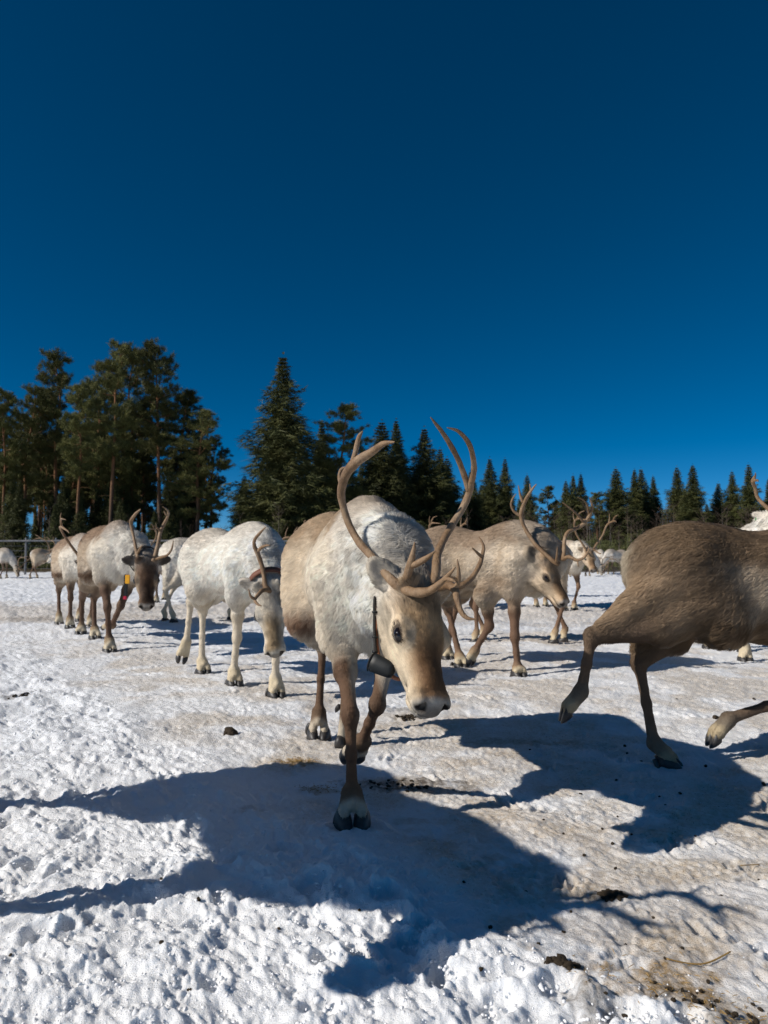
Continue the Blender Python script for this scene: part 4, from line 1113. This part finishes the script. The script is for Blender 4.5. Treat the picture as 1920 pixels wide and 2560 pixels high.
def tracker_collar():
    org = W(812, 1440, 2.02)
    t = empty('tracking_collar', org)
    tag(t, 'black tracker box on a thin strap hanging at the throat of the nearest reindeer', 'collar')
    def P(px, py, Y): return W(px, py, Y) - org
    strap = tube([[(*P(830, 1230, 2.14), .0045), (*P(811, 1285, 2.09), .0045), (*P(809, 1340, 2.05), .0045), (*P(810, 1385, 2.02), .0045), (*P(812, 1412, 1.99), .0045)]], 8)
    st = link('strap', strap, M_STRAP, t, smooth=True)
    or_ = tube([[(*P(833, 1235, 2.15), .005), (*P(815, 1290, 2.10), .005), (*P(813, 1350, 2.06), .005), (*P(816, 1405, 2.015), .005), (*P(826, 1440, 2.01), .006), (*P(848, 1462, 1.99), .006), (*P(864, 1468, 1.97), .005)]], 8)
    link('lining', or_, M_ORANGE, st, smooth=True)
    for py in (1322, 1376, 1408):
        yy = np.interp(py, [1285, 1412], [2.075, 1.985]); bk = tube([[(*P(805, py, yy), .0035), (*P(810, py, yy - .004), .004), (*P(815, py + 1, yy), .0035)]], 6); link('keeper', bk, M_BLACK, st, smooth=True)
    # housing: a capped, flattened barrel lying along the jaw
    a = P(806, 1432, 1.985); b = P(843, 1449, 1.96)
    ax = b - a; ln = np.linalg.norm(ax); rows = quat_rows(ax, (0, 0, 1))
    secs = [(-.010, .010), (-.006, .020), (.0, .0245), (.25 * ln, .0235), (.7 * ln, .0215), (ln, .0195), (ln + .008, .0165), (ln + .011, .007)]
    V, F = [], []; n = 24
    for x, r in secs:
        for k in range(n):
            an = 2 * math.pi * k / n
            yy, zz = math.cos(an) * r * .85, math.sin(an) * r * 1.05
            if zz > 0: zz *= 1.15; yy *= (1 - .25 * (zz / (r * 1.3)))
            V.append(a + np.array([x, yy, zz]) @ rows)
    for i in range(len(secs) - 1):
        for k in range(n):
            p, q = i * n + k, i * n + (k + 1) % n
            F.append((p, q, q + n, p + n))
    F.append(tuple(range(n))[::-1]); F.append(tuple((len(secs) - 1) * n + k for k in range(n)))
    me = bpy.data.meshes.new('tracker_box'); me.from_pydata([tuple(v) for v in V], [], F)
    bm = bmesh.new(); bm.from_mesh(me); bmesh.ops.recalc_face_normals(bm, faces=bm.faces); bm.to_mesh(me); bm.free()
    bx = link('tracker_box', me, M_BLACK, t, smooth=True)
    rim = tube([[(*(a + np.array([-.004, math.cos(u) * .0212, math.sin(u) * .0268]) @ rows), .0022) for u in np.linspace(-1.2, 4.2, 12)]], 6)
    link('cap_rim', rim, M_STRAP, bx, smooth=True)
    bl = fast_mesh('bolt', EV * .0045 + (a + np.array([-.011, .004, -.018]) @ rows), EF); link('bolt', bl, M_METAL, bx, smooth=True)
tracker_collar()

def neck_collar(name, label, D, t_along, ry, rz, mat, width=.03, extra=None):
    pb, md = (D['toworld'](p) for p in D['neck'])
    c = lerp(pb, md, t_along); a = pb - md
    t = empty(name, c); tag(t, label, 'collar')
    band((0, 0, 0), a, ry, rz, width, .006, mat, 'strap', t)
    if extra: extra(t, D, c)
    return t
def bell(t, D, c):
    p = D['H'](.05, .02, -.23) - c
    me = tube([[(*(p + np.array([0, 0, .03])), .012), (*(p), .022), (*(p - np.array([0, 0, .03])), .026), (*(p - np.array([0, 0, .045])), .026)]], 14)
    link('buckle_block', me, M_BLACK, t, smooth=True)
    me2 = tube([[(*(p + np.array([.03, 0, -.02])), .014), (*(p + np.array([.07, -.02, -.035])), .012)]], 8); link('tracker_box', me2, M_BLACK, t, smooth=True)
neck_collar('leather_collar', 'brown leather collar with black block on the tan reindeer in profile', mid, .18, .108, .122, M_BROWNSTRAP, .036, bell)
neck_collar('leather_collar', 'reddish leather collar round the neck of the white reindeer', white, .22, .112, .118, M_LEATHER, .035)
def tags(t, D, c):
    p = D['H'](.09, -.125, -.12) - c
    def plate(q, sx, sy, sz, mat, nm):
        bm = bmesh.new(); bmesh.ops.create_cube(bm, size=1.0); bmesh.ops.scale(bm, vec=(sx, sy, sz), verts=bm.verts)
        bmesh.ops.bevel(bm, geom=bm.edges[:], offset=.004, segments=2, affect='EDGES'); me = bpy.data.meshes.new(nm); bm.to_mesh(me); bm.free()
        o = link(nm, me, mat, t); o.location = q
    plate(p, .04, .012, .075, M_YELLOW, 'yellow_tag'); plate(p + np.array([-.02, .02, -.06]), .03, .02, .2, M_BLACK, 'black_plate'); plate(p + np.array([-.022, .012, -.155]), .028, .02, .03, M_RED, 'red_end')
neck_collar('tag_collar', 'black collar with yellow and red tags on the dark-faced reindeer', leftd, .2, .115, .12, M_STRAP, .03, tags)

# ------------------------------------------------------------------ dung, straw and twigs on the snow
_m = Mat('dung', rough=.75, spec=.25); _c = _m.coord('Object')
_m.color(_m.ramp(_m.noise(_c, 60, 4), [(.3, (.018, .013, .008)), (.7, (.06, .042, .024))])); _m.bump(_m.noise(_c, 200, 3), .5, .003); M_DUNG = _m.m
_m = Mat('straw', rough=.7, spec=.2); _c = _m.coord('Object')
_m.color(_m.ramp(_m.noise(_c, 30, 3), [(.3, (.22, .13, .04)), (.7, (.45, .29, .10))])); M_STRAW = _m.m
V0, F0 = ico(2)
def lump_mesh(name, seed, rough=.18):
    r = np.random.default_rng(seed)
    v = V0 * (1 + rough * noise3(V0 * 1.6 + seed * 9.1, seed)[:, None] + .6 * rough * noise3(V0 * 4 + seed, seed + 1)[:, None]) * np.array([1.2, .9, .75])
    me = fast_mesh(name, v, F0); me.polygons.foreach_set('use_smooth', np.ones(len(F0), bool)); me.materials.append(M_DUNG)
    return me
PEL = [lump_mesh('pellet', 50 + k, .3) for k in range(4)]
pel = [(829.4 + .5 * a, 1468.8 + .5 * b) for a, b in [(345, 878), (615, 910), (808, 992), (777, 1080), (460, 1075), (668, 1160), (420, 1278), (690, 605), (775, 655), (943, 628), (987, 688), (1070, 655), (865, 745), (1000, 797), (1010, 565), (1290, 1162), (1043, 1118), (1165, 1012), (1455, 913), (1620, 853), (1435, 685), (1345, 652), (1640, 442), (1280, 482), (1190, 487), (1215, 525), (805, 487), (850, 487), (1003, 415), (1050, 305), (1040, 277), (630, 297), (1390, 367), (1265, 95), (1600, 98), (1110, 335), (960, 1395), (1040, 1475), (1170, 1303), (1235, 1325), (1215, 1205), (1400, 1290), (1300, 1380), (1330, 1340)]]
pel += [(.5 * a, 1468.8 + .5 * b) for a, b in [(1205, 1055), (697, 1148), (858, 952), (1553, 1000), (45, 1200), (697, 843), (820, 1320)]]
for k, (a, b) in enumerate(pel):
    p = GP(a, b); z = float(ground_h(np.array([p[0]]), np.array([p[1]]))[0])
    o = bpy.data.objects.new('dung_pellet', PEL[k % 4]); COL.objects.link(o)
    sc = random.uniform(.0036, .0058) * (1 if p[1] < 2.6 else 1.35)
    o.scale = (sc * random.uniform(.8, 1.3), sc, sc); o.rotation_euler = (random.uniform(-.3, .3), random.uniform(-.3, .3), random.uniform(0, 6.3)); o.location = (p[0], p[1], z + sc * .35)
    tag(o, 'small dark dung pellet lying on the trodden snow', 'dung', 'dung pellets strewn over the snow')
def dung_pile(label, px, py, n, spread, size):
    n = int(n * 1.3); p = GP(px, py); z = float(big_h(np.array([p[0]]), np.array([p[1]]))[0])
    t = empty('dung_pile', (p[0], p[1], z)); tag(t, label, 'dung')
    for k in range(n):
        a, r = random.uniform(0, 6.28), spread * random.random() ** .6
        x, y = r * math.cos(a), .55 * r * math.sin(a)
        zz = float(ground_h(np.array([p[0] + x]), np.array([p[1] + y]))[0]) - z
        o = bpy.data.objects.new('dropping', PEL[k % 4]); COL.objects.link(o); o.parent = t
        sc = size * random.uniform(.6, 1.2); o.scale = (sc * 1.2, sc, sc); o.location = (x, y, zz + sc * .4 + max(0, (spread * .4 - r)) * .35); o.rotation_euler = (0, random.uniform(-.5, .5), random.uniform(0, 6))
dung_pile('round dark dung clod alone on clean snow beside the hind hoof', 498, 1588, 5, .016, .022)
dung_pile('dark dung heap where two shadows end on the trodden snow', 1318, 1926, 26, .035, .008)
dung_pile('dark wet dung heap inside the big shadow near the bottom', 1210, 2094, 26, .034, .008)
dung_pile('dark dirt clods behind the nose of the nearest reindeer', 885, 1548, 24, .07, .009)
dung_pile('row of dark clods in the shadow beside the lifted hoof', 850, 1694, 20, .13, .0065)
dung_pile('black dung bits by the far picture edge on clean snow', 36, 1508, 7, .06, .012)
dung_pile('dark dung bits spread at the lower right corner', 1600, 2190, 10, .09, .005)
dung_pile('dark dung and chaff beside the ochre stain', 1490, 2150, 10, .07, .005)
dung_pile('small pile of droppings between hoof and lifted foreleg of the brown reindeer', 1548, 1560, 8, .03, .010)
def twig(label, pts, r):
    P = []
    for a, b in pts:
        p = GP(a, b); P.append((p[0], p[1], float(ground_h(np.array([p[0]]), np.array([p[1]]))[0]) + r * 1.5 + .003, r))
    o0 = np.array(P[0][:3]); me = tube([[(x - o0[0], y - o0[1], z - o0[2], q) for x, y, z, q in P]], 6)
    o = link('twig', me, M_STRAW, None, o0, smooth=True); tag(o, label, 'twig')
twig('thin dry twig lying on snow right of the big shadow', [(1440, 2076), (1490, 2077), (1530, 2074), (1578, 2056)], .0016)
twig('short straw stalk on snow near the antler shadow', [(1600, 1866), (1640, 1858)], .0012)
def straw(label, px, py, n, sx, sy):
    p = GP(px, py); V, F = [], []
    for k in range(n):
        x, y = random.gauss(0, sx * .5), random.gauss(0, sy * .5); a = random.uniform(0, 3.14); l = random.uniform(.003, .009)
        z = float(ground_h(np.array([p[0] + x]), np.array([p[1] + y]))[0]) + .002 + random.random() * .006
        d = np.array([math.cos(a), math.sin(a), random.uniform(-.15, .25)]) * l; w = np.array([-math.sin(a), math.cos(a), 0]) * .0006; c0 = np.array([x, y, z])
        b = len(V); V += [c0 - d - w, c0 - d + w, c0 + d + w, c0 + d - w, c0 + np.array([0, 0, .0015])]; F += [(b, b + 1, b + 4), (b + 1, b + 2, b + 4), (b + 2, b + 3, b + 4), (b + 3, b, b + 4)]
    o = link('straw', mesh_np('straw', V, F), M_STRAW, None, (p[0], p[1], 0)); o['kind'] = 'stuff'; tag(o, label, 'straw')
straw('golden straw wisps on snow left of the lifted hoof', 640, 1638, 240, .10, .045)
straw('faint straw bits in shadow left of the front hoof', 690, 1700, 90, .08, .05)
straw('straw and chaff around the ochre stain at lower right', 1430, 2120, 90, .16, .09)
straw('dry brown hay trampled beyond the brown reindeer', 1500, 1372, 900, .9, .3)
straw('chaff in the lower right corner', 1590, 2190, 70, .12, .06)

# ------------------------------------------------------------------ trees
def needle_mat(name, c0, c1, c2):
    M = Mat(name, rough=.65, spec=.25)
    n = M.noise(M.coord('Object'), .9, 4, .6)
    oi = M.node('ShaderNodeObjectInfo')
    col = M.ramp(n, [(.3, c0), (.5, c1), (.72, c2)])
    hsv = M.node('ShaderNodeHueSaturation'); M.l.new(col, hsv.inputs['Color'])
    M.l.new(M.math('MULTIPLY_ADD', oi.outputs['Random'], .5, .75), hsv.inputs['Value'])
    M.color(hsv.outputs[0])
    return M.m
M_PINE = needle_mat('pine_needles', (.055, .064, .020), (.110, .112, .032), (.175, .165, .050))
M_SPRUCE = needle_mat('spruce_needles', (.042, .052, .019), (.082, .090, .030), (.135, .132, .044))
def bark(name, lo, hi, z0=.3, z1=.6):
    M = Mat(name, rough=.85, spec=.2); co = M.coord('Object')
    sx = M.node('ShaderNodeSeparateXYZ'); M.l.new(co, sx.inputs[0])
    n = M.noise(co, 5, 5, .65)
    t = M.math('MULTIPLY_ADD', sx.outputs['Z'], 1 / (z1 - z0), -z0 / (z1 - z0), clamp=True)
    M.color(M.mix(M.math('MULTIPLY_ADD', n, .9, -.1, clamp=True), M.mix(t, lo, hi), (.03, .022, .016)))
    M.bump(n, .8, .03)
    return M.m
M_PBARK = bark('pine_bark', (.13, .095, .07), (.30, .145, .065), 3, 7)
M_SBARK = bark('spruce_bark', (.08, .062, .05), (.09, .07, .055), 3, 7)
M_BIRCH = bark('birch_bark', (.26, .235, .21), (.17, .13, .11), 3, 6)
M_TWIG = plain('bare_twigs', (.105, .075, .058), .8, .2)

def needles(C, D, n, ln, wd, rng, spread=1.0):
    """n thin needle-spray triangles at every centre C pointing roughly along D"""
    m = len(C)
    Cc = np.repeat(C, n, 0); Dd = np.repeat(D, n, 0)
    d = Dd + rng.standard_normal((m * n, 3)) * spread
    d /= np.linalg.norm(d, axis=1)[:, None] + 1e-9
    sd = np.cross(d, rng.standard_normal((m * n, 3))); sd /= np.linalg.norm(sd, axis=1)[:, None] + 1e-9
    ln = np.repeat(np.broadcast_to(np.asarray(ln, float), (m,)), n)[:, None]
    L = ln * (.6 + .8 * rng.random((m * n, 1))); w = wd * (.7 + .6 * rng.random((m * n, 1)))
    o = Cc + rng.standard_normal((m * n, 3)) * ln * .25
    V = np.stack([o - sd * w, o + sd * w, o + d * L], 1).reshape(-1, 3)
    F = np.arange(len(V)).reshape(-1, 3)
    return V, F

def make_pine(seed, H=15.0, lean=.2, crown0=.45, wide=1.9):
    rng = np.random.default_rng(seed); rr = random.Random(seed)
    tr = [(rr.uniform(-lean, lean) * t * t, rr.uniform(-lean, lean) * t * t, H * t, .15 * (1 - t) ** .8 + .015) for t in (0, .2, .4, .6, .8, .97)]
    paths = [tr]; C, D = [], []
    nl = 40
    for k in range(nl):
        t = crown0 + (1 - crown0) * (k + rr.random()) / nl
        a = rr.uniform(0, 6.283); u = (t - crown0) / (1 - crown0)
        L = wide * (.35 + .75 * math.sin(math.pi * min(1, .22 + .72 * u)) ** 1.0) * rr.uniform(.6, 1.15) * (1.0 if u < .75 else 1 - 1.6 * (u - .75))
        b = np.array([np.interp(t, [0, .2, .4, .6, .8, .97], [p[i] for p in tr]) for i in range(3)])
        up = rr.uniform(-.05, .35) + .5 * u
        e = b + np.array([math.cos(a) * L, math.sin(a) * L, up * L])
        m = (b + e) / 2 + np.array([0, 0, -.05 * L])
        paths.append([(*b, .03), (*m, .022), (*e, .010)])
        nt = int(8 + 10 * L / wide)
        for q in range(nt):
            f = .30 + .75 * rr.random()
            c = b + (e - b) * f + rng.standard_normal(3) * np.array([.17, .17, .10]) * (1 + .2 * L)
            C.append(c); D.append((e - b) / (L + 1e-6) * .5 + np.array([0, 0, .45]))
    for k in range(10):     # dead lower branches
        t = rr.uniform(.15, crown0); a = rr.uniform(0, 6.28); L = rr.uniform(.4, 1.1)
        b = np.array([np.interp(t, [0, .2, .4, .6, .8, .97], [p[i] for p in tr]) for i in range(3)])
        paths.append([(*b, .015), (*(b + np.array([math.cos(a) * L * .6, math.sin(a) * L * .6, .02])), .010), (*(b + np.array([math.cos(a) * L, math.sin(a) * L, -.1])), .004)])
    V, F = needles(np.array(C), np.array(D), 58, .26, .013, rng, .8)
    return tube(paths, 7), fast_mesh('crown', V, F)

def make_spruce(seed, H=13.0, Rm=2.1, base=.03, sparse=1.0):
    rng = np.random.default_rng(seed); rr = random.Random(seed)
    tr = [(0, 0, 0, .15), (0, 0, H * .5, .09), (0, 0, H * .98, .012)]
    C, D = [], []; paths = [tr]
    z = H * base
    while z < H * .985:
        u = z / H
        Rz = Rm * (1 - u) ** .90 * (.84 + .16 * math.sin(z * 2.1 + seed)) + .02
        nb = max(4, int((11 if u < .7 else 8) * sparse)); a0 = rr.uniform(0, 6.28)
        for k in range(nb):
            if rr.random() < .10: continue
            a = a0 + 6.283 * k / nb + rr.uniform(-.25, .25); L = Rz * rr.uniform(.55, 1.18)
            dr = -.28 + .55 * u + rr.uniform(-.1, .1)
            e = np.array([math.cos(a), math.sin(a), 0.0])
            ns = max(3, int(L / .17))
            for q in range(ns):
                f = (q + .5) / ns
                p = e * L * f + np.array([0, 0, z + dr * L * f + .18 * L * f * f])
                sw = np.array([-math.sin(a), math.cos(a), 0]) * (1 if q % 2 else -1)
                C.append(p + sw * .10 * (1 - .5 * f) * rr.random()); D.append(e * .75 + sw * .55 + np.array([0, 0, -.30]))
            if L > .6 and k % 3 == 0: paths.append([(0, 0, z, .02), (*(e * L * .6 + np.array([0, 0, z + dr * L * .6])), .010)])
        z += .20 + .16 * (1 - u) + .06 * rr.random()
    C.append(np.array([0, 0, H])); D.append(np.array([0, 0, 1.0]))
    C = np.array(C); D = np.array(D)
    V, F = needles(C, D, 16, .40 * np.clip(2.4 * (1 - C[:, 2] / H) + .16, .2, 1), .024, rng, .40)
    return tube(paths, 6), fast_mesh('crown', V, F)

def make_birch(seed, H=6.0, n=26, stem=.045):
    rr = random.Random(seed)
    top = (rr.uniform(-.5, .5), rr.uniform(-.5, .5), H)
    st = [(0, 0, 0, stem), (top[0] * .25, top[1] * .25, H * .4, stem * .75), (top[0] * .6, top[1] * .6, H * .75, stem * .45), (*top, .006)]
    paths = []
    for k in range(n):
        t = rr.uniform(.18, .97); a = rr.uniform(0, 6.28); L = rr.uniform(.5, 1.6) * (1.1 - .6 * t)
        b = np.array([np.interp(t, [0, .4, .75, 1], [p[i] for p in st]) for i in range(3)])
        m = b + np.array([math.cos(a) * L * .5, math.sin(a) * L * .5, L * .45]); e = b + np.array([math.cos(a) * L * .85, math.sin(a) * L * .85, L * 1.0])
        paths.append([(*b, .014), (*m, .010), (*e, .004)])
        for q in range(4):
            f = rr.uniform(.3, 1); p = b + (e - b) * f; a2 = a + rr.uniform(-1.4, 1.4); l2 = rr.uniform(.25, .6)
            paths.append([(*p, .007), (*(p + np.array([math.cos(a2) * l2 * .5, math.sin(a2) * l2 * .5, l2 * .4])), .005), (*(p + np.array([math.cos(a2) * l2, math.sin(a2) * l2, l2 * .7])), .003)])
    return tube([st], 7), tube(paths, 4)

def proto(name, meshes, mb, mc, crown_name='crown'):
    t = empty(name, (0, 0, 0))
    link('trunk', meshes[0], mb, t, smooth=True)
    link(crown_name, meshes[1], mc, t)
    return t
PINES = [proto('pine_tree', make_pine(100 + k, 15, .35, [.42, .50, .36, .46, .30][k], [1.55, 1.35, 1.65, 1.5, 1.8][k]), M_PBARK, M_PINE) for k in range(5)]
SPRUCES = [proto('spruce_tree', make_spruce(200 + k, 13, [3.3, 2.7, 3.0, 2.4][k], [.02, .05, .03, .04][k]), M_SBARK, M_SPRUCE) for k in range(4)]
BIRCHES = [proto('bare_birch', make_birch(300 + k, [6.5, 5.5, 7.5][k]), M_BIRCH, M_TWIG) for k in range(3)]
used = set()
def place(protos, k, px, Y, H, H0, label, cat, group, wide=1.0):
    p = protos[k % len(protos)]
    if id(p) in used: o = copy_tree(p)
    else: used.add(id(p)); o = p
    s = H / H0
    o.location = (GX(px, Y), Y, -.05); w1, w2 = random.uniform(.82, 1.2), random.uniform(.82, 1.2); o.scale = (s * wide * w1, s * wide * w2, s); o.rotation_euler = (random.uniform(-.025, .025), random.uniform(-.025, .025), random.uniform(0, 6.28))
    tag(o, label, cat, group)
    return o
def top_h(py, Y): return CAM_H + (1197 - py) / FPX * Y
# the tall pines at the left: px, py of the top, distance
for k, (px, py, Y, lab) in enumerate([
    (235, 724, 44, 'tallest of the pines, above the dark-faced reindeer'), (345, 736, 46, 'tall full pine at the right end of the tall pine stand'), (283, 752, 50, 'tall dark pine between the two tallest ones'),
    (120, 762, 47, 'tall pine with a pointed top left of the tallest one'), (45, 825, 46, 'slender pine near the left picture edge with airy top'), (5, 835, 44, 'pine cut by the left picture edge'),
    (165, 830, 43, 'pine with a bare reddish trunk left of the tallest one'), (80, 850, 52, 'broad pine behind the slender one near the left edge'), (200, 820, 55, 'pine standing deep in the stand below the tallest top'),
    (425, 880, 45, 'bushy low-branched pine ending the stand beside the blue gap'), (455, 940, 47, 'short bushy pine at the very edge of the blue gap'), (385, 840, 52, 'dark pine behind the bushy one at the stand edge')]):
    place(PINES, k if px not in (425, 455) else 4, px, Y, top_h(py, Y), 15.0, lab, 'pine tree', 'tall pines at the left', 1.0 if k < 9 else 1.25)
for k in range(52):
    px = random.uniform(-60, 475); Y = random.uniform(48, 70)
    place(PINES, k, px, Y, top_h(random.uniform(880, 1030), Y), 15.0, 'background pine deep in the tall stand behind the reindeer', 'pine tree', 'background pines at the left', .9)
for k in range(26):
    px = random.uniform(-60, 485); Y = random.uniform(42, 50)
    place(SPRUCES, k, px, Y, top_h(random.uniform(1010, 1110), Y), 13.0, 'young spruce growing among the pine trunks', 'spruce tree', 'young spruces under the pines', 1.1)
for k, (px, py, Y, lab, w) in enumerate([
    (608, 757, 45, 'tallest spruce, standing alone beside the blue gap', 1.32), (700, 905, 52, 'dark spruce behind the thin-topped one', 1.2),
    (822, 905, 54, 'spruce behind the left antler of the nearest reindeer', 1.15), (862, 900, 55, 'narrow spruce between the antlers, left one', 1.0), (912, 918, 56, 'spruce between the antlers of the nearest reindeer, tallest there', 1.1),
    (945, 965, 58, 'short spruce between the antlers, right one', 1.1), (968, 985, 60, 'lower spruce beside the raised right antler', 1.1), (1020, 1010, 62, 'spruce just right of the raised antler', 1.2),
    (1062, 985, 66, 'left one of the twin narrow spruces', 1.0), (1090, 987, 66, 'right one of the twin narrow spruces', .95), (1140, 1022, 78, 'spruce behind the left antler of the tan reindeer', 1.0),
    (1220, 1035, 84, 'left one of the close pair of spruces above the white reindeer', 1.0), (1243, 1022, 84, 'middle narrow spruce above the white reindeer', .95), (1258, 1020, 86, 'right narrow spruce above the white reindeer', .9),
    (1335, 1008, 80, 'broad dark spruce above the small distant reindeer', 1.1), (1372, 1010, 84, 'narrow spruce right of the broad dark one', 1.0), (1393, 1008, 86, 'second narrow spruce right of the broad dark one', 1.0),
    (1418, 1025, 88, 'pale blue-green spruce in the row behind the brown back', 1.0), (1468, 1005, 84, 'slim spruce left of the highest in the row', .9), (1500, 1000, 82, 'highest spruce of the row above the brown back', 1.1),
    (1552, 1040, 84, 'lowest spruce above the brown back', 1.0), (1588, 1015, 84, 'full spruce left of the edge spruce', 1.05), (1625, 998, 82, 'spruce by the right picture edge', 1.0), (1668, 1030, 84, 'spruce cut by the right picture edge', 1.0)]):
    place(SPRUCES, k, px, Y, top_h(py, Y), 13.0, lab, 'spruce tree', 'spruces along the far edge', w * (1.0 if k < 2 else 1.3))
place(PINES, 0, 738, 47, top_h(872, 47), 15.0, 'airy thin-topped pine right of the tallest spruce', 'pine tree', 'spruces along the far edge', 1.35)
place(PINES, 2, 1185, 80, top_h(1050, 80), 15.0, 'small round pine between the spruces above the tan reindeer', 'pine tree', 'spruces along the far edge', 1.3)
place(PINES, 3, 1292, 80, top_h(1065, 80), 15.0, 'small dark pine left of the broad spruce', 'pine tree', 'spruces along the far edge', 1.3)
for k in range(46):
    px = 520 + 1200 * (k + random.random()) / 46; Y = random.uniform(58, 74) if px < 1000 else random.uniform(86, 104)
    lim = np.interp(px, [520, 680, 760, 990, 1100, 1330, 1700], [1010, 960, 985, 1035, 1075, 1085, 1080])
    place(SPRUCES, k * 3 + 1, px, Y, top_h(lim + random.uniform(-10, 45), Y), 13.0, 'background spruce filling the far edge of the forest', 'spruce tree', 'background spruces', 1.35)
for k in range(58):
    px = 1080 + 600 * (k + random.random()) / 58; Y = random.uniform(40, 66)
    place(BIRCHES, k, px, Y, top_h(random.uniform(1085, 1150), Y), [6.5, 5.5, 7.5][k % 3], 'bare brown birch sapling in the thicket behind the herd', 'birch', 'bare birches in the thicket', 1.0)
for k in range(22):
    px = -30 + 1050 * (k + random.random()) / 22; Y = random.uniform(36, 44)
    place(BIRCHES, k, px, Y, top_h(random.uniform(1090, 1160), Y), [6.5, 5.5, 7.5][k % 3], 'bare birch sapling under the tall trees', 'birch', 'bare birches under the trees', .8)

# low undergrowth closing the view between the trunks
def undergrowth():
    rng = np.random.default_rng(5)
    n = 9000
    px = rng.uniform(-120, 1800, n); Y = rng.uniform(36, 78, n)
    x = (px - 829.5) / FPX * Y; C = np.stack([x, Y, rng.random(n) ** 1.5 * 1.7], 1)
    V, F = needles(C, np.tile([0, 0, .9], (n, 1)), 9, .34, .016, rng, .8)
    o = link('undergrowth', fast_mesh('undergrowth', V, F), M_SPRUCE); o['kind'] = 'stuff'; tag(o, 'low dark undergrowth between the tree trunks', 'undergrowth')
undergrowth()

# ------------------------------------------------------------------ fence at the left
_m = Mat('fence_wood', rough=.85, spec=.2); _c = _m.coord('Object')
_m.color(_m.ramp(_m.noise(_c, 8, 4), [(.3, (.10, .105, .115)), (.7, (.22, .22, .225))])); M_FENCE = _m.m
def fence():
    Y = 30.0; x0, x1 = GX(-140, Y), GX(640, Y)
    t = empty('fence', (x0, Y, 0)); tag(t, 'grey pole and wire fence behind the grazing reindeer', 'fence')
    n = int((x1 - x0) / 1.25)
    for k in range(n + 1):
        x = (x1 - x0) * k / n
        me = tube([[(x, 0, -.1, .045), (x + .01, 0, .8, .043), (x, 0, 1.52, .040)]], 7); link('post', me, M_FENCE, t, smooth=True)
    for z, r in ((1.40, .038),):
        me = tube([[(-.2, -.05, z, r), ((x1 - x0) * .5, -.05, z + .02, r), (x1 - x0 + .2, -.05, z, r)]], 7); link('rail', me, M_FENCE, t, smooth=True)
    for z in (.25, .5, .75, 1.0, 1.2):
        me = tube([[(-.2, .05, z, .006), ((x1 - x0) * .5, .05, z - .01, .006), (x1 - x0 + .2, .05, z, .006)]], 4); link('wire', me, M_FENCE, t)
fence()
